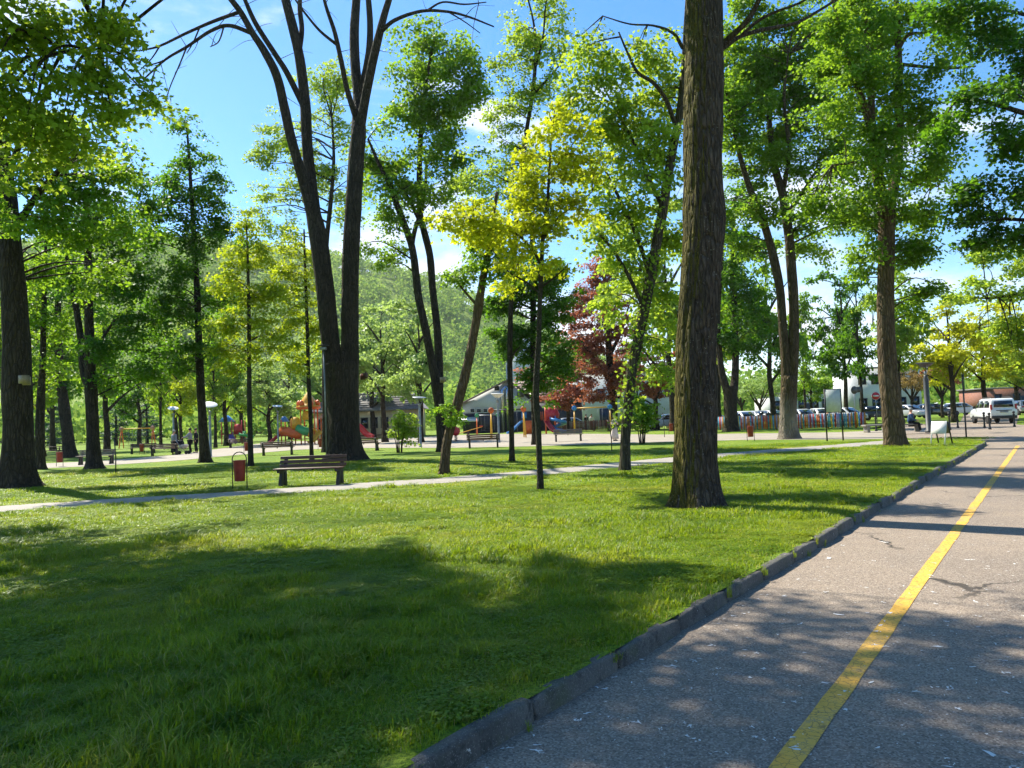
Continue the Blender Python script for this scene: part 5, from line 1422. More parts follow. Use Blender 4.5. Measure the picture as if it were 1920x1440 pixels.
# picnic table on the far left
t = thing('picnic_table', 'dark red picnic table with fixed benches on the far left lawn', 'table', at(98, 62), .2)
MB().box((0, 0, .74), (1.8, .75, .05)).obj('tabletop', M_BROWN, t)
for s_ in (-1, 1):
    MB().box((0, s_ * .68, .45), (1.8, .28, .045)).obj('seat', M_BROWN, t)
    mb = MB(); mb.bar((s_ * .65, -.6, 0), (s_ * .65, -.25, .72), .08); mb.obj('leg', M_BROWN, t)
    mb = MB(); mb.bar((s_ * .65, .6, 0), (s_ * .65, .25, .72), .08); mb.obj('leg', M_BROWN, t)
    MB().box((s_ * .65, 0, .41), (.07, 1.5, .07)).obj('cross_beam', M_BROWN, t)

# ------------------------------------------------------------------ fences of coloured pickets
PICK = [paint('picket_' + nm, c, .6, wear=.15) for nm, c in (('orange', 'dd6414'), ('yellow', 'dcb426'), ('blue', '4f9cc0'), ('red', 'c23322'), ('lilac', '9f94b8'), ('ochre', 'c8801e'), ('teal', '2f8a90'))]
PICKB = [paint('picket_' + nm, c, .7, wear=.2) for nm, c in (('brown', '6a4a3c'), ('rust', '84503c'), ('grey', '857a70'), ('pinkish', '9a7a70'))]
pk = MB().prism([(-.052, .06), (.052, .06), (.052, 1.04), (0, 1.12), (-.052, 1.04)], 1, -.012, .012).mesh('picket', None)
pk.materials.append(PICK[0])
def picket_fence(label, A, B, mats, postm, step=.125):
    d = Vector(B) - Vector(A); L = d.length; rz = math.atan2(d.y, d.x)
    t = thing('picket_fence', label, 'fence', A, rz)
    n = int(L / step)
    for k in range(n):
        o = link('picket', pk, t); o.location = ((k + .5) * step, -.035, random.uniform(-.012, .012)); o.rotation_euler = (0, random.uniform(-.02, .02), 0)
        o.material_slots[0].link = 'OBJECT'; o.material_slots[0].material = random.choice(mats) if random.random() < .35 else mats[k % len(mats)]
    for z in (.3, .82): MB().box((L / 2, 0, z), (L, .04, .07)).obj('rail', postm, t)
    for k in range(int(L / 1.9) + 1):
        MB().box((min(k * 1.9, L - .06) + .03, .06, .57), (.11, .07, 1.14)).obj('post', postm if k % 2 else PICK[0], t)
fA, fB, fC = at(1627, 54.5), at(1322, 62), at(1046, 82)
picket_fence('rainbow coloured picket fence of orange yellow and blue slats behind the board', fB, fA, PICK, PICK[5])
picket_fence('weathered brown picket fence behind the blue topped swing', fC, at(1244, 80), PICKB, PICKB[0])
picket_fence('mixed brown and orange picket fence behind the mossy trunk', at(1250, 79), fB, PICKB + PICK[:4], PICKB[1])

# ------------------------------------------------------------------ vehicles
M_GLASS = glassy('vehicle_glass')
M_TYRE = paint('tyre_rubber', '151515', .85)
M_RIM = paint('wheel_rim', 'a4a6a8', .3, .8)
M_BLACKPL = paint('black_plastic', '1b1c1d', .6)
M_TAIL = paint('tail_light_red', '9e1512', .25)
M_HEAD = paint('head_light', 'cfd6da', .1)
def carpaint(n, c):
    m_ = paint('car_paint_' + n, c, .25, .0, wear=.04); m_.node_tree.nodes['Principled BSDF'].inputs['Coat Weight'].default_value = .6
    return m_
def frustum(prof, w0, w1, z0, z1):
    """side profile (x,z) with half width running from w0 at z0 to w1 at z1"""
    n = len(prof); v = []
    for s_ in (-1, 1):
        for (x, z) in prof:
            k = min(1, max(0, (z - z0) / (z1 - z0))); v.append((x, s_ * (w0 + (w1 - w0) * k), z))
    f = [[i, (i + 1) % n, n + (i + 1) % n, n + i] for i in range(n)] + [list(range(n))[::-1], list(range(n, 2 * n))]
    return MB().add(v, f)
def wheels(t, xs, w, r):
    for x in xs:
        for s_ in (-1, 1):
            wh = link('wheel', None, t); wh.location = (x, s_ * w, r); wh.rotation_euler = (math.pi / 2, 0, 0)
            MB().lathe([(r * .6, -.1), (r * .96, -.1), (r, -.07), (r, .07), (r * .96, .1), (r * .6, .1)], 22).obj('tyre', M_TYRE, wh, True)
            MB().lathe([(r * .61, -.085), (r * .3, -.07), (.02, -.075), (.02, .075), (r * .3, .07), (r * .61, .085)], 22).obj('rim', M_RIM, wh, True)
def side_glass(t, pts, w0, w1, z0, z1, off=.006):
    for s_ in (-1, 1):
        v = []
        for (x, z) in pts:
            k = (z - z0) / (z1 - z0); v.append((x, s_ * (w0 + (w1 - w0) * k + off), z))
        v += [(q[0], q[1] - s_ * .02, q[2]) for q in v]; n = len(pts)
        MB().add(v, [list(range(n)), list(range(n, 2 * n))[::-1]] + [[i, (i + 1) % n, n + (i + 1) % n, n + i] for i in range(n)]).obj('side_window', M_GLASS, t)
def slab(name, t, quad, mat, th=.02):
    a, b_, c, d = [Vector(q) for q in quad]; nn_ = (b_ - a).cross(d - a).normalized() * th
    v = [q[:] for q in (a, b_, c, d)] + [(q - nn_)[:] for q in (a, b_, c, d)]
    return MB().add(v, [[0, 1, 2, 3], [7, 6, 5, 4], [0, 4, 5, 1], [1, 5, 6, 2], [2, 6, 7, 3], [3, 7, 4, 0]]).obj(name, mat, t)
def car(label, px, D, col, rz, kindc='hatch', z=0.0):
    p = at(px, D); p.z = z
    t = thing('parked_van' if kindc == 'van' else 'parked_car', label, 'van' if kindc == 'van' else 'car', p, rz, None if kindc == 'van' else 'cars parked behind the park fence')
    cp = carpaint(col, {'white': 'd4d6d6', 'silver': '9fa4a8', 'black': '14161a', 'grey': '55595e', 'navy': '1c2740'}[col])
    if kindc == 'van':
        frustum([(-2.12, .42), (-2.19, .55), (-2.20, .9), (-2.16, 1.12), (1.02, 1.12), (1.75, 1.0), (2.08, .82), (2.14, .5), (2.1, .42)], .84, .86, .4, 1.1).obj('body', cp, t, bevel=.05)
        frustum([(-2.15, 1.10), (-2.05, 1.62), (-1.98, 1.76), (-1.8, 1.82), (-.2, 1.83), (.25, 1.76), (1.05, 1.10)], .86, .72, 1.1, 1.82).obj('cabin', cp, t, bevel=.06)
        slab('rear_window', t, [(-2.135, .64, 1.18), (-2.135, -.64, 1.18), (-2.055, -.58, 1.63), (-2.055, .58, 1.63)], M_GLASS, -.02)
        slab('windscreen', t, [(1.0, -.68, 1.16), (1.0, .68, 1.16), (.33, .62, 1.72), (.33, -.62, 1.72)], M_GLASS)
        for q in ([(-1.9, 1.17), (-.95, 1.17), (-.95, 1.66), (-1.8, 1.66)], [(-.85, 1.17), (.05, 1.17), (.05, 1.66), (-.85, 1.66)], [(.13, 1.17), (.84, 1.17), (.28, 1.64), (.13, 1.66)]): side_glass(t, q, .86, .72, 1.1, 1.82, .012)
        MB().box((-2.19, 0, .47), (.14, 1.62, .22), bev=.03).obj('rear_bumper', M_BLACKPL, t)
        MB().box((2.1, 0, .45), (.12, 1.6, .24), bev=.03).obj('front_bumper', M_BLACKPL, t)
        MB().box((-2.215, 0, .955), (.03, 1.0, .05)).obj('tailgate_trim', M_BLACKPL, t)
        MB().box((-2.215, .0, .86), (.02, .52, .11)).obj('number_plate', M_STEEL, t)
        for s_ in (-1, 1):
            MB().box((-2.13, s_ * .79, 1.12), (.1, .13, .52), bev=.02).obj('tail_light', M_TAIL, t)
            MB().box((2.06, s_ * .62, .86), (.1, .3, .18), bev=.02).obj('headlight', M_HEAD, t)
            MB().tube([(-1.75, s_ * .62, 1.84), (-1.7, s_ * .62, 1.9), (-.2, s_ * .62, 1.91), (-.1, s_ * .62, 1.84)], .025, 6).obj('roof_rail', M_BLACKPL, t)
            MB().box((.0, s_ * .86, .44), (2.2, .04, .16)).obj('sill', M_BLACKPL, t)
            MB().box((.75, s_ * .95, 1.2), (.12, .18, .2), bev=.03).obj('mirror', M_BLACKPL, t)
            MB().box((-.35, s_ * .872, .98), (.16, .02, .03)).obj('door_handle', M_BLACKPL, t)
        wheels(t, (-1.38, 1.4), .76, .31)
    else:
        frustum([(-1.95, .3), (-2.0, .5), (-1.95, .9), (1.0, .92), (1.75, .8), (2.0, .62), (2.02, .3)], .82, .84, .3, .9).obj('body', cp, t, bevel=.06)
        frustum([(-1.9, .88), (-1.6, 1.36), (-1.3, 1.46), (-.1, 1.48), (.3, 1.4), (1.1, .9)], .82, .62, .88, 1.48).obj('cabin', cp, t, bevel=.06)
        slab('rear_window', t, [(-1.86, .58, .98), (-1.86, -.58, .98), (-1.62, -.5, 1.36), (-1.62, .5, 1.36)], M_GLASS, -.02)
        slab('windscreen', t, [(1.03, -.66, .96), (1.03, .66, .96), (.38, .54, 1.38), (.38, -.54, 1.38)], M_GLASS)
        for q in ([(-1.55, .95), (-.45, .95), (-.45, 1.38), (-1.35, 1.38)], [(-.36, .95), (.82, .95), (.2, 1.36), (-.36, 1.38)]): side_glass(t, q, .82, .62, .88, 1.48, .012)
        for s_ in (-1, 1):
            MB().box((-1.95, s_ * .62, .8), (.1, .28, .14), bev=.02).obj('tail_light', M_TAIL, t)
            MB().box((1.93, s_ * .58, .66), (.14, .36, .14), bev=.02).obj('headlight', M_HEAD, t)
        wheels(t, (-1.25, 1.3), .74, .3)
    return t
car('white passenger van with roof rails parked at the road end', 1862, 57.0, 'white', math.radians(77), 'van', -.11)
for lb, px, D, c, rz in (('silver car parked beside the dark lower walled house', 1076, 92, 'silver', 0.2), ('white car parked just left of the mossy trunk', 1250, 76, 'white', 3.3), ('white car parked just right of the mossy trunk', 1338, 77, 'white', .2),
                         ('white car behind fence right of the Y forked tree', 1396, 78, 'white', -1.3), ('pale silver car beside the fruit tree trunk', 1424, 80, 'silver', -1.45), ('dark car behind fence left of the limewashed tree', 1449, 78, 'grey', -1.2), ('silver car behind fence right of the limewashed tree', 1505, 78, 'silver', -1.4),
                         ('white car below the small round green tree', 1541, 80, 'white', -1.6), ('silver car right of the blank board', 1588, 78, 'silver', -1.2), ('navy car behind the no entry sign', 1652, 80, 'navy', -.4), ('silver car right of the tan roadside trunk', 1706, 82, 'silver', -1.3),
                         ('long black car across the far lawn', 1752, 86, 'black', .1), ('white car behind the yellow maple stem', 1802, 88, 'white', .2), ('silver car far down the road right of the van', 1915, 84, 'silver', 1.4)):
    car(lb, px, D, c, rz)

# ------------------------------------------------------------------ buildings
M_RENDER = concrete_mat('white_render', 'b9bab8', 'cfd0ce', .5)
M_CREAM = concrete_mat('cream_render', 'b8a888', 'cbbd9e', .5)
M_NAVYWALL = paint('dark_blue_boards', '23283a', .6, wear=.15)
M_SIDING = paint('white_siding', 'c8ccd0', .5, wear=.05)
M_ROOFB = paint('brown_metal_roof', '7a665a', .5, wear=.12)
M_ROOFG = paint('grey_tile_roof', '6e6a68', .7, wear=.2)
M_PANE = glassy('window_pane', '1a2026')
M_DUCT = paint('duct_steel', 'b4b6b8', .25, .9)
def window(t, x, z, w, h, y, frame=M_WHITE):
    """frame proud of the wall, pane recessed in it; wall face looks to -Y at y"""
    f = MB()
    for (cx_, cz, dx, dz) in ((0, h / 2, w + .12, .08), (0, -h / 2, w + .12, .08), (-w / 2, 0, .08, h - .08), (w / 2, 0, .08, h - .08)):
        f.box((x + cx_, y - .03, z + cz), (dx, .09, dz))
    o = f.obj('window', frame, t)
    MB().box((x, y - .012, z), (w - .07, .03, h - .07)).obj('pane', M_PANE, o)

# gabled house with white siding, dark lower wall and steel ducts
Dh = 94.0; s_ = Dh / F_PX
t = thing('gabled_house', 'gabled white sided house with brown roof and dark blue lower wall', 'house', at(930, Dh))
ox = t.location.x
def hx(px, py=770): return V(px, py, Dh).x - ox
def hz(px, py): return V(px, py, Dh).z
xl, xr, zr, ze = hx(868), hx(996), hz(955, 714), hz(868, 757)
xm = hx(955)
zc = hz(900, 775)
MB().prism([(xl, zc), (xr, zc), (xr, ze), (xm, zr), (xl, ze)], 1, 0, 9).obj('wall', M_SIDING, t)
MB().box(((xl + xr) / 2, 4.5 - .05, zc / 2), (xr - xl + .1, 9.1, zc)).obj('lower_wall', M_NAVYWALL, t)
for k in range(7): MB().box(((xl + xr) / 2, -.11, .2 + k * (zc - .3) / 6.5), (xr - xl, .03, .05)).obj('board_strip', M_NAVYWALL, t)
rf = MB(); th = .22
rf.prism([(xl - .5, ze - .25), (xm, zr + .02), (xm, zr + .02 + th), (xl - .5, ze - .25 + th)], 1, -.45, 9.3).obj('roof', M_ROOFB, t)
rf = MB(); rf.prism([(xm, zr + .02), (xr + .6, ze + .12), (xr + .6, ze + .12 + th), (xm, zr + .02 + th)], 1, -.45, 3).obj('roof', M_ROOFB, t)
# long wing to the right whose roof slopes towards us
x2, x3 = hx(985), hx(1092)
zw = hz(1040, 752)
MB().box(((x2 + x3) / 2 + .05, 4.6, zw / 2), (x3 - x2, 6.8, zw)).obj('wing_wall', M_NAVYWALL, t)
nseam = 9
wing = MB().add([(xm, 4.6, zr + .1), (x3 - 1.6, 4.6, zr + .1), (x3 + .4, .7, zw), (x2 - .1, .7, zw), (xm, 4.6, zr - .12), (x3 - 1.6, 4.6, zr - .12), (x3 + .4, .7, zw - .2), (x2 - .1, .7, zw - .2)], [[0, 1, 2, 3], [7, 6, 5, 4], [0, 4, 5, 1], [1, 5, 6, 2], [2, 6, 7, 3], [3, 7, 4, 0]]).obj('wing_roof', M_ROOFB, t)
for k in range(1, nseam):
    u = k / nseam
    MB().bar((xm + u * (x2 - xm), 4.6 - u * 3.9 - .02, zr + .13 + u * (zw - zr - .1)), (x3 - 1.6 + u * 2.0, 4.6 - u * 3.9 - .02, zr + .13 + u * (zw - zr - .1)), .06, .05).obj('roof_seam', M_ROOFG, wing)
for px in (1027, 1040, 1052, 1064): window(t, hx(px), hz(px, 762), .42, .62, 1.2)
for px in (886, 898, 910, 922): window(t, hx(px), hz(px, 770), .55, .5, -.1)
window(t, hx(933), hz(933, 728), .5, .45, 0.0, M_DARKGREY)
for k in (0, 1):
    x = hx(943 + k * 9)
    MB().tube([(x, -.5, .0), (x, -.5, zr - 1.8), (x + .05, -.45, zr - 1.2), (x + .35, -.3, zr - .85), (x + .7, -.1, zr - .75)], .27, 12).obj('steel_duct', M_DUCT, t, True)
MB().box((hx(877), -.7, zc * .72), (2.6, 1.4, .12), Matrix.Rotation(.35, 4, 'X')).obj('awning', M_WHITE, t)
MB().box((hx(977), -.12, hz(977, 740)), (.8, .25, .6)).obj('air_unit', M_DARKGREY, t)

# tall pale tower block
Dt = 150.0
t = thing('tower_block', 'tall plain pale grey tower rising behind the gabled house', 'building', at(980, Dt))
w_ = (1003 - 957) * Dt / F_PX; h_ = V(980, 628, Dt).z
MB().box((0, 5, h_ / 2), (w_, 10, h_)).obj('wall', M_RENDER, t)
MB().box((0, 5, h_ + .2), (w_ + .5, 10.5, .4)).obj('parapet', M_RENDER, t)
MB().box((-w_ / 2 - .25, 3, h_ / 2), (.4, .5, h_ * .98)).obj('flue', M_STEEL, t)
for k in range(4): window(t, w_ * .28, 3 + k * 3.4, 1.0, 1.3, 0)

# long white building right of the house
Db = 112.0
t = thing('white_hall', 'long white rendered hall behind the copper maple', 'building', at(1175, Db))
w_ = 200 * Db / F_PX; h_ = V(1175, 700, Db).z
MB().box((0, 5, h_ / 2), (w_, 10, h_)).obj('wall', M_RENDER, t)
MB().box((0, 5, h_ + .15), (w_ + .6, 10.6, .3)).obj('roof', M_ROOFG, t)
for k in range(6): window(t, -w_ / 2 + 1.6 + k * 2.5, h_ * .62, 1.0, 1.5, 0, M_DARKGREY)
for k in range(2):
    o = MB().box((-3 + k * 5, -.05, 1.3), (1.7, .14, 2.6)).obj('door', M_NAVYWALL, t)
MB().box((2.4, -.6, 2.9), (5, 1.2, .15)).obj('canopy', M_ROOFB, t)

# tan roofed house on the left
Dl = 88.0
t = thing('tan_house', 'cream walled house with grey tiled roof behind the huge forked trunk', 'house', at(690, Dl))
s_ = Dl / F_PX; ox = t.location.x
def lx(px): return V(px, 780, Dl).x - ox
ze = V(700, 768, Dl).z; zr = V(700, 733, Dl).z
MB().box(((lx(590) + lx(782)) / 2, 4, ze / 2), (lx(782) - lx(590), 8, ze)).obj('wall', M_CREAM, t)
x0, x1 = lx(582), lx(790)
rf = MB().add([(x0 + 1.5, 4, zr), (x1 - 1.5, 4, zr), (x1, -.6, ze), (x0, -.6, ze), (x0 + 1.5, 4, zr - .2), (x1 - 1.5, 4, zr - .2), (x1, -.6, ze - .2), (x0, -.6, ze - .2), (x1, 8.6, ze), (x0, 8.6, ze)],
              [[0, 1, 2, 3], [7, 6, 5, 4], [2, 6, 7, 3], [0, 9, 8, 1], [1, 8, 2], [0, 3, 9]]).obj('roof', M_ROOFG, t)
for k in range(1, 8):
    u = k / 8
    MB().bar((x0 + 1.5 - 1.5 * u, 4 - 4.6 * u - .03, zr + .03 + u * (ze - zr)), (x1 - 1.5 + 1.5 * u, 4 - 4.6 * u - .03, zr + .03 + u * (ze - zr)), .05, .06).obj('tile_course', M_ROOFG, rf)
for px in (602, 618, 683, 701, 721, 752): window(t, lx(px), 1.75, .8, 1.2, 0, M_DARKGREY)
MB().box((0, -.45, .35), (9, .5, .1)).obj('terrace_ledge', M_BROWN, t)
MB().box((lx(640), 2.5, zr + .5), (.8, .7, 1.5)).obj('chimney', M_RENDER, t)

# white buildings on the right
for lb, p0, p1, top, D_, nw, nf in (('low white building beside the limewashed tree', 1450, 1562, 738, 108, 5, 1), ('two storey white building behind the no entry sign', 1608, 1730, 690, 112, 5, 2), ('brick red low building far right behind the van', 1856, 1960, 728, 120, 3, 1)):
    t = thing('white_building' if 'white' in lb else 'brick_building', lb, 'building', at((p0 + p1) / 2, D_))
    w_ = (p1 - p0) * D_ / F_PX; h_ = V((p0 + p1) / 2, top, D_).z
    MB().box((0, 4, h_ / 2), (w_, 8, h_)).obj('wall', M_RENDER if 'white' in lb else paint('brick_wall', '8a5a48', .8, wear=.2), t)
    MB().box((0, 4, h_ + .12), (w_ + .5, 8.5, .25)).obj('roof', M_ROOFG, t)
    for fl in range(nf):
        for k in range(nw): window(t, -w_ / 2 + (k + .5) * w_ / nw, h_ * ((fl + .55) / nf), 1.1, 1.4, 0, M_DARKGREY)
    MB().box((w_ * .12, -.05, 1.1), (1.2, .14, 2.2)).obj('door', M_DARKGREY, t)

# ------------------------------------------------------------------ playground
def pp(n, c): return paint('play_' + n, c, .4, wear=.1)
PO, PY, PR, PB, PG, PP, PK = pp('orange', 'd8641a'), pp('yellow', 'd9a21c'), pp('red', 'b8242c'), pp('blue', '2f7fc0'), pp('green', '3c9a5c'), pp('purple', '5a3fa0'), pp('pink', 'c98a78')
PPG = pp('pale_green', 'a8bfa0')
def chute(mb, pts, w, lip=.14):
    """open slide trough along points"""
    P = catmull(np.array(pts, float), 4); n = len(P)
    T = np.gradient(P, axis=0); T /= np.linalg.norm(T, axis=1)[:, None]
    X = np.cross(T, [0, 0, 1.0]); X /= np.linalg.norm(X, axis=1)[:, None]
    Zv = np.cross(X, T)
    prof = [(-w / 2, lip), (-w / 2, 0), (w / 2, 0), (w / 2, lip), (w / 2 + .04, lip), (w / 2 + .04, -.04), (-w / 2 - .04, -.04), (-w / 2 - .04, lip)]
    v = np.concatenate([P[:, None, :] + X[:, None, :] * np.array([q[0] for q in prof])[None, :, None] + Zv[:, None, :] * np.array([q[1] for q in prof])[None, :, None]], 0).reshape(-1, 3)
    k = len(prof); f = []
    for i in range(n - 1):
        for j in range(k): f.append([i * k + j, i * k + (j + 1) % k, (i + 1) * k + (j + 1) % k, (i + 1) * k + j])
    f += [list(range(k))[::-1], [(n - 1) * k + j for j in range(k)]]
    return mb.add(v, f)
def panel_arch(mb, x, y, z0, w, h, th=.05, hole=True):
    """upright panel with arched top"""
    pr = [(x - w / 2, z0), (x + w / 2, z0), (x + w / 2, z0 + h * .6)] + [(x + w / 2 * math.cos(a), z0 + h * .6 + h * .4 * math.sin(a)) for a in np.linspace(.3, math.pi - .3, 7)] + [(x - w / 2, z0 + h * .6)]
    return mb.prism(pr, 1, y - th / 2, y + th / 2)
def helix(cx_, cy_, r, z0, z1, a0_, turns, n=14): return [(cx_ + r * math.cos(a0_ + turns * 2 * math.pi * k / (n - 1)), cy_ + r * math.sin(a0_ + turns * 2 * math.pi * k / (n - 1)), z0 + (z1 - z0) * k / (n - 1)) for k in range(n)]

t = thing('play_castle', 'big orange play castle with pointed roof, tubes and red slides', 'playground', at(578, 69))
for x in (-2.2, -1.3, -.45, .75, 1.35, 2.5):
    for y in (-.6, .6): MB().tube([(x, y, -.05), (x, y, 3.3 if x in (-.45, .75) else 2.3)], .06, 8).obj('post', PO, t, True)
for x0, x1, z in ((-2.2, -1.3, 1.0), (-.45, .75, 1.4), (1.35, 2.5, 1.2)): MB().box(((x0 + x1) / 2, 0, z), (x1 - x0 + .1, 1.3, .07)).obj('deck', PO, t)
MB().lathe([(1.05, 3.25), (1.1, 3.42), (.78, 3.5), (.7, 3.8), (.45, 4.2), (.16, 4.6), (.02, 4.75)], 10, (.1, 0, 0)).obj('pointed_roof', PY, t, True)
MB().lathe([(1.02, 3.14), (1.12, 3.3), (1.12, 3.36), (1.0, 3.36)], 10, (.1, 0, 0)).obj('roof_skirt', PO, t, True)
for k in range(6):
    a = k * 1.047
    MB().lathe([(.03, 3.4), (.2, 3.48), (.25, 3.65), (.16, 3.85), (.02, 3.98)], 10, (.1 + .85 * math.cos(a), .85 * math.sin(a), 0)).obj('roof_gourd', PO, t, True)
panel_arch(MB(), -.95, -.62, 1.35, 1.0, 1.15).obj('arched_panel', PY, t)
panel_arch(MB(), .15, -.62, 2.2, .9, .8).obj('arched_panel', PY, t)
panel_arch(MB(), 1.9, -.62, 1.25, .9, .9).obj('arched_panel', PY, t)
MB().tube([(-2.3, -.3, 1.25), (-1.6, -.5, 1.2), (-.9, -.55, .95), (-.5, -.5, .85)], .42, 14).obj('crawl_tube', PO, t, True)
MB().tube([(-.75, -.6, 1.5), (-.2, -.75, 1.25), (.3, -.75, 1.05)], .36, 14).obj('crawl_tube', PG, t, True)
MB().lathe([(.42, -.05), (.48, 0), (.42, .05), (.3, .05), (.3, -.05)], 16, (0, 0, 0)).obj('tube_collar', PY, t, True)
c_ = t.children[-1]; c_.location = (.55, -.72, 1.0); c_.rotation_euler = (math.pi / 2, 0, .5)
for y in (-.35, .25): chute(MB(), [(-2.25, y, 1.05), (-2.7, y - .15, .75), (-3.3, y - .3, .25), (-3.7, y - .4, .15)], .42).obj('slide', PR, t)
chute(MB(), [(1.4, -.65, 1.2), (1.15, -1.1, .8), (.85, -1.6, .3), (.6, -1.9, .16)], .42).obj('slide', PY, t)
MB().lathe([(.9, 2.28), (.95, 2.36), (.6, 2.75), (.25, 2.95), (.02, 3.0)], 12, (1.95, 0, 0)).obj('rounded_roof', PK, t, True)
MB().box((-2.1, 0, 2.35), (.7, .9, .5), taper=.3).obj('blue_roof', PB, t)
for k in range(5): MB().tube([(.0, -.75 - .1 * k, 1.2 - .22 * k), (.5, -.75 - .1 * k, 1.2 - .22 * k)], .025, 6).obj('rung', PO, t)
chute(MB(), [(2.5, -.1, 1.9), (3.5, -.4, 1.8), (4.6, -.8, 1.4), (5.3, -1.0, .7), (5.9, -1.2, .35)], .55, .3).obj('slide', PR, t)
MB().bar((3.6, -.4, 0), (3.6, -.4, 1.7), .08).obj('slide_prop', PO, t)

t = thing('play_set', 'play tower with pale green roof and blue spiral slide near the dark bench', 'playground', at(1005, 75))
for x in (-1.1, 0, 1.0, 1.9):
    for y in (-.55, .55): MB().tube([(x, y, -.05), (x, y, 3.1 if x < .5 else 2.7)], .055, 8).obj('post', PY if x < .5 else PO, t, True)
for x0, x1, z in ((-1.1, 0, 1.3), (1.0, 1.9, 1.3)): MB().box(((x0 + x1) / 2, 0, z), (x1 - x0 + .1, 1.2, .07)).obj('deck', PO, t)
MB().add([(-2.2, -.8, 2.55), (.1, -.8, 3.75), (.1, .8, 3.75), (-2.2, .8, 2.55), (-2.2, -.8, 2.48), (.1, -.8, 3.67), (.1, .8, 3.67), (-2.2, .8, 2.48)], [[0, 1, 2, 3], [7, 6, 5, 4], [0, 4, 5, 1], [1, 5, 6, 2], [2, 6, 7, 3], [3, 7, 4, 0]]).obj('sloping_roof', PPG, t)
panel_arch(MB(), 1.45, -.58, 1.35, 1.0, 1.25).obj('arched_panel', PR, t)
MB().lathe([(.55, 1.5), (.6, 1.9), (.45, 2.3), (.15, 2.55), (.02, 2.6)], 14, (1.75, -.2, 0)).obj('dome', PR, t, True)
for k in range(5): MB().box((.2 + k * .17, -.56, 1.75), (.05, .05, .85)).obj('rail_bar', PO, t)
chute(MB(), helix(2.15, -.9, .55, 1.55, .35, 2.2, 1.25) + [(2.35, -1.9, .2), (2.6, -2.3, .15)], .46, .22).obj('spiral_slide', PB, t)
chute(MB(), [(-1.15, -.2, 1.35), (-1.6, -.3, 1.05), (-2.3, -.5, .4), (-2.8, -.6, .18)], .42).obj('slide', PB, t)
chute(MB(), [(1.0, -.7, 1.3), (1.2, -1.2, .9), (1.6, -2.0, .3), (1.9, -2.5, .16)], .42).obj('slide', PR, t)
MB().box((-.55, -.58, .65), (.9, .06, 1.2)).obj('climbing_panel', PO, t)
MB().box((-1.1, -.58, 1.9), (.5, .05, .6)).obj('blue_panel', PB, t)

t = thing('play_set', 'small red purple and green play set with blue roof in the far park', 'playground', at(440, 84))
for x in (-1.2, -.1, 1.0):
    for y in (-.5, .5): MB().tube([(x, y, -.05), (x, y, 2.6)], .06, 8).obj('post', PR, t, True)
MB().box((-.1, 0, 1.1), (2.3, 1.1, .08)).obj('deck', PR, t)
MB().box((-.8, 0, 2.8), (1.5, 1.3, .7), taper=.2).obj('peaked_roof', PB, t)
panel_arch(MB(), .55, -.52, 1.1, .9, 1.1).obj('arched_panel', PR, t)
chute(MB(), [(-.3, -.5, 1.1), (-.1, -1.0, .8), (.4, -1.6, .3), (.7, -1.9, .15)], .5, .25).obj('slide', PP, t)
chute(MB(), helix(1.5, -.6, .5, 1.2, .3, 2.0, 1.1), .46, .22).obj('spiral_slide', PG, t)

def swing(label, px, D, span, h, rz, fr, disc_m, beam):
    t = thing('swing_set', label, 'swing', at(px, D), rz, 'playground swings')
    for s_ in (-1, 1):
        for q in (-1, 1): MB().tube([(s_ * span / 2 * 1.04, q * .75, -.05), (s_ * span / 2, q * .06, h)], .055, 8).obj('leg', fr, t, True)
        d_ = MB().lathe([(.02, -.09), (.22, -.09), (.24, 0), (.22, .09), (.02, .09)], 18).obj('disc', disc_m, t, True)
        d_.location = (s_ * span / 2, -.12, h); d_.rotation_euler = (math.pi / 2, 0, 0)
    MB().tube([(-span / 2, 0, h), (span / 2, 0, h)], .055, 8).obj('beam', beam, t, True)
    for s_ in (-.22, .22):
        st = MB().box((s_ * span, 0, .45), (.44, .2, .04)).obj('seat', M_BLACKPL, t)
        for q in (-.2, .2): MB().tube([(s_ * span + q, 0, .46), (s_ * span + q, 0, h)], .012, 4).obj('chain', M_STEEL, st)
swing('yellow legged swing with orange discs behind the funnel lamp', 953, 64, 2.7, 2.35, .1, PY, PO, M_DARKGREY)
swing('yellow legged swing with bright blue discs behind the pale bench', 1112, 72, 3.3, 2.35, -.12, PY, PB, PY)
swing('small orange legged swing in front of the gabled house', 915, 84, 2.3, 2.1, .1, PO, PG, M_STEEL)
swing('orange swing frame with long beam on the far left lawn', 258, 84, 3.2, 2.1, .15, PO, PK, PY)
t = thing('seesaw', 'wooden seesaw with green end near the gabled house', 'seesaw', at(878, 74), .2)
MB().bar((-1.4, 0, .25), (1.4, 0, .95), .16, .07).obj('plank', PY, t)
MB().box((0, 0, .28), (.3, .3, .62), taper=.5).obj('stand', M_BROWN, t)
MB().box((-1.3, 0, .34), (.3, .3, .08)).obj('seat', PG, t)
MB().box((1.3, 0, 1.0), (.3, .3, .08)).obj('seat', PR, t)
t = thing('spring_rider', 'red spring rider toy beside the leaning tree foot', 'play rider', at(855, 60), .4)
MB().tube(helix(0, 0, .12, .0, .45, 0, 4, 30), .025, 6).obj('spring', M_IRON, t, True)
MB().lathe([(.05, .42), (.22, .5), (.34, .75), (.3, 1.0), (.1, 1.12), (.02, 1.13)], 14, (0, 0, 0), 1.1, .7).obj('body', PR, t, True)
MB().tube([(-.0, -.25, 1.15), (0, .25, 1.15)], .025, 6).obj('handle', PY, t)
MB().box((0, 0, .02), (.5, .5, .06)).obj('base', M_BROWN, t)

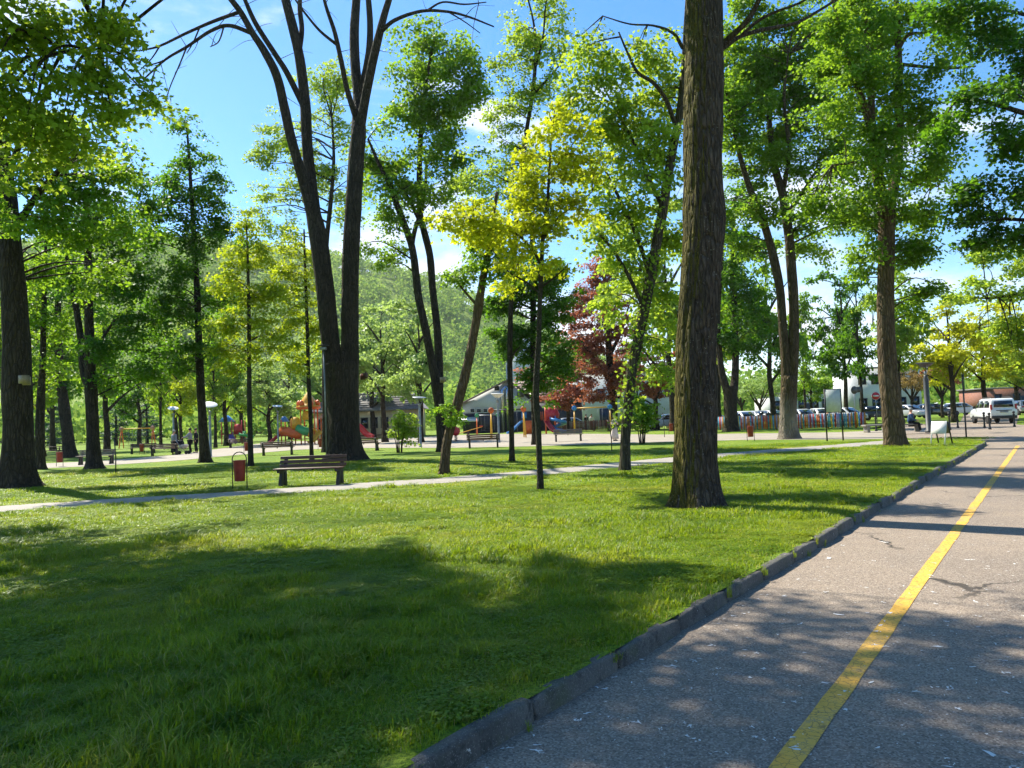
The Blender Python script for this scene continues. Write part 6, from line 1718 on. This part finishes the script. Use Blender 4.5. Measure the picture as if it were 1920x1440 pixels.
# ------------------------------------------------------------------ people
def skin_obj(name, J, E_, mat, parent, sub=1):
    """J: {joint: (x,y,z,r)}; grows one smooth surface over the edges"""
    names = list(J); bm = bmesh.new(); sk = bm.verts.layers.skin.verify()
    vs = {}
    for n_ in names:
        v = bm.verts.new(J[n_][:3]); v[sk].radius = (J[n_][3], J[n_][3] * (J[n_][4] if len(J[n_]) > 4 else 1)); vs[n_] = v
    for a, b_ in E_: bm.edges.new((vs[a], vs[b_]))
    vs[names[0]][sk].use_root = True
    me = bpy.data.meshes.new(name); bm.to_mesh(me); bm.free(); me.materials.append(mat)
    o = link(name, me, parent)
    md = o.modifiers.new('skin', 'SKIN'); md.use_smooth_shade = True
    s_ = o.modifiers.new('sub', 'SUBSURF'); s_.levels = sub; s_.render_levels = sub
    return o
M_SKIN = paint('skin', 'b98468', .5, wear=.05)
def person(label, p, rz, top, legs, hair, pose='stand', dress=False, scale=1.0, group=None, shoe=None):
    t = thing('person', label, 'person', p, rz, group); t.scale = (scale,) * 3
    sit = pose == 'sit'
    hipz = .50 if sit else .93
    J = {'hip': (0, 0, hipz, .135), 'waist': (0, -.01 if sit else 0, hipz + .18, .12), 'chest': (0, -.05 if sit else 0, hipz + .38, .145), 'neckb': (0, -.06 if sit else 0, hipz + .54, .08), 'neck': (0, -.07 if sit else -.01, hipz + .60, .052),
         'head0': (0, -.08 if sit else -.015, hipz + .68, .075), 'head1': (0, -.09 if sit else -.02, hipz + .76, .088), 'head2': (0, -.09 if sit else -.01, hipz + .82, .07), 'nose': (0, -.175 if sit else -.105, hipz + .735, .014)}
    E_ = [('hip', 'waist'), ('waist', 'chest'), ('chest', 'neckb'), ('neckb', 'neck'), ('neck', 'head0'), ('head0', 'head1'), ('head1', 'head2'), ('head1', 'nose')]
    for s_, n_ in ((-1, 'L'), (1, 'R')):
        J['ear' + n_] = (s_ * .085, J['head1'][1] + .01, J['head1'][2] - .015, .018); E_.append(('head1', 'ear' + n_))
        J['sh' + n_] = (s_ * .17, J['neckb'][1], hipz + .49, .07)
        if pose == 'push': el, wr = (s_ * .22, -.2, hipz + .28), (s_ * .18, -.42, hipz + .22)
        elif sit: el, wr = (s_ * .24, -.1, hipz + .24), (s_ * .12, -.32, hipz + .16)
        elif pose == 'hold': el, wr = (s_ * .24, -.08, hipz + .22), (s_ * .08, -.26, hipz + .30)
        else: el, wr = (s_ * .25, .02, hipz + .21), (s_ * .27, -.05, hipz - .04)
        J['el' + n_] = (*el, .047); J['wr' + n_] = (*wr, .032)
        d = (Vector(wr) - Vector(el)).normalized()
        pa = Vector(wr) + d * .07; J['pa' + n_] = (*pa, .034)
        E_ += [('neckb', 'sh' + n_), ('sh' + n_, 'el' + n_), ('el' + n_, 'wr' + n_), ('wr' + n_, 'pa' + n_)]
        side = d.cross(Vector((0, 1, 0))).normalized() if abs(d.y) < .9 else Vector((1, 0, 0))
        for k, L in enumerate((.075, .085, .08, .065)):
            q = pa + side * (-.027 + .018 * k) + d * .03; e = q + d * L * .7 + Vector((0, -.015, -.005))
            J[f'k{k}{n_}'] = (*q, .010); J[f'f{k}{n_}'] = (*e, .008); E_ += [('pa' + n_, f'k{k}{n_}'), (f'k{k}{n_}', f'f{k}{n_}')]
        th_ = Vector(wr) + d * .03 - side * .05; J['th' + n_] = (*th_, .010); E_.append(('wr' + n_, 'th' + n_))
        if sit: kn, an, to = (s_ * .11, -.44, .50), (s_ * .12, -.5, .09), (s_ * .13, -.66, .045)
        else:
            st = .06 * s_
            kn, an, to = (s_ * .10, -.03 + st * .5, .49), (s_ * .11, .02 + st, .085), (s_ * .12, -.15 + st, .04)
        J['th_' + n_] = (s_ * .095, 0 if not sit else -.05, hipz - .06 if not sit else hipz - .01, .098); J['kn' + n_] = (*kn, .062); J['cf' + n_] = (kn[0] * .55 + an[0] * .45, kn[1] * .55 + an[1] * .45 + .02, kn[2] * .6 + an[2] * .4, .058)
        J['an' + n_] = (*an, .04); J['to' + n_] = (*to, .036)
        E_ += [('hip', 'th_' + n_), ('th_' + n_, 'kn' + n_), ('kn' + n_, 'cf' + n_), ('cf' + n_, 'an' + n_), ('an' + n_, 'to' + n_)]
    skin_obj('body', J, E_, M_SKIN, t)
    up = ['hip', 'waist', 'chest', 'neckb'] + [a + b_ for b_ in 'LR' for a in ('sh', 'el', 'wr')]
    JT = {k: (*J[k][:3], J[k][3] * 1.16 + .008) for k in up}
    skin_obj('jacket', JT, [e for e in E_ if e[0] in JT and e[1] in JT], top, t)
    lo = ['hip'] + [a + b_ for b_ in 'LR' for a in ('th_', 'kn', 'cf', 'an')]
    JL = {k: (*J[k][:3], J[k][3] * 1.14 + .01) for k in lo}
    skin_obj('trousers', JL, [e for e in E_ if e[0] in JL and e[1] in JL], legs, t)
    if dress:
        MB().lathe([(.16, hipz + .05), (.22, hipz - .2), (.28, hipz - .55), (.30, hipz - .78), (.27, hipz - .78), (.14, hipz + .02)], 18, (0, 0, 0), 1, .75).obj('skirt', legs, t, True)
    hx_, hy_, hz_ = J['head1'][:3]
    MB().lathe([(.098, -.05), (.108, .0), (.100, .05), (.07, .095), (.02, .112)], 14, (hx_, hy_ + .018, hz_ + .005), .95, 1.0).obj('hair', hair, t, True)
    for n_ in 'LR':
        a, b_ = J['an' + n_], J['to' + n_]
        MB().box(((a[0] + b_[0]) / 2, (a[1] + b_[1]) / 2, .05), (.1, .28, .1), taper=.75, bev=.03).obj('shoe', shoe or M_BLACKPL, t)
        MB().lathe([(.004, -.008), (.012, 0), (.004, .008)], 8, (hx_ + (-.033 if n_ == 'L' else .033), hy_ - .086, hz_ - .005)).obj('eye', M_BLACKPL, t)
    return t
C_GREY, C_DARK, C_BLUE, C_PALE, C_WHITE, C_RED = [paint('cloth_' + n_, c, .9, wear=.1, spec=.1) for n_, c in (('grey', '8c9298'), ('dark', '1c1d24'), ('blue', '3c5878'), ('pale', 'd6c8c0'), ('white', 'dcdcda'), ('wine', '7c3040'))]
C_HGREY, C_HDARK, C_HBR = [paint('hair_' + n_, c, .7) for n_, c in (('grey', '8f8d88'), ('dark', '1c1613'), ('brown', '4a3222'))]
person('person with grey hair and dark skirt standing at the bench end', at(327, 53.5), 2.6, C_GREY, C_DARK, C_HGREY, 'stand', True, .95)
person('person in grey top and black trousers standing beside the stroller', at(357, 54), -1.4, C_GREY, C_DARK, C_HDARK, 'push', shoe=M_WHITE)
person('person in dark clothes standing behind the one in grey top', at(368, 55.5), -1.2, C_DARK, C_DARK, C_HBR, 'stand')
person('person in a long pale dress standing by the ivy wrapped trunk', at(1153, 46.5), .4, C_PALE, C_PALE, C_HBR, 'hold', True, .86)
person('seated person in blue jacket and pale cap on the concrete seat', at(1703, 43) + Vector((.1, -.05, -.03)), 1.2, C_BLUE, C_DARK, C_HGREY, 'sit', shoe=M_WHITE)
person('person in dark clothes behind the brown fence', at(1100, 86), .3, C_DARK, C_DARK, C_HDARK)
person('person in white top behind the brown fence', at(1110, 86.4), -.3, C_WHITE, C_RED, C_HBR)
# bag behind the seated person
t = thing('backpack', 'black backpack on the concrete seat behind the seated person', 'bag', at(1692, 43.0, .455))
MB().box((0, 0, .2), (.3, .2, .4), taper=.8, bev=.05).obj('bag_body', C_DARK, t)
MB().tube([(-.06, 0, .38), (0, 0, .46), (.06, 0, .38)], .012, 6).obj('handle', C_DARK, t)
# stroller
t = thing('stroller', 'pale baby stroller between the two standing people', 'stroller', at(343, 53.4), 1.6)
for x in (-.24, .24):
    for y in (-.32, .32):
        w_ = MB().lathe([(.06, -.02), (.11, -.025), (.125, 0), (.11, .025), (.06, .02)], 16).obj('wheel', M_TYRE, t, True)
        w_.location = (x, y, .125); w_.rotation_euler = (0, math.pi / 2, 0)
    MB().tube([(x, -.32, .13), (x, 0, .5), (x, .42, 1.0)], .016, 6).obj('frame_tube', M_STEEL, t, True)
    MB().tube([(x, .32, .13), (x, 0, .5), (x, -.2, .62)], .016, 6).obj('frame_tube', M_STEEL, t, True)
MB().tube([(-.24, .42, 1.0), (.24, .42, 1.0)], .02, 6).obj('push_bar', M_BLACKPL, t)
MB().lathe([(.05, .4), (.24, .46), (.27, .62), (.25, .68), (.2, .66), (.02, .5)], 14, (0, -.05, 0), .9, 1.25).obj('seat_tub', C_PALE, t, True)
MB().lathe([(.27, .66), (.27, .8), (.2, .93), (.05, .98), (.02, .98)], 14, (0, .12, 0), .9, .8).obj('hood', C_DARK, t, True)

# ------------------------------------------------------------------ thin spring haze
hz_ = MB().box((0, 1300, 88), (5300, 3500, 180)).obj('haze', None)
hm = bpy.data.materials.new('haze_air'); hm.use_nodes = True
hn = hm.node_tree.nodes; hn.clear()
ho = hn.new('ShaderNodeOutputMaterial'); hv = hn.new('ShaderNodeVolumePrincipled')
hv.inputs['Color'].default_value = (.93, .96, 1, 1)
hv.inputs['Density'].default_value = 0.00011
hv.inputs['Anisotropy'].default_value = 0.3
hm.node_tree.links.new(hv.outputs[0], ho.inputs['Volume'])
hz_.data.materials.append(hm)
kind(hz_, 'stuff', 'thin pale haze in the air over the park and hill')
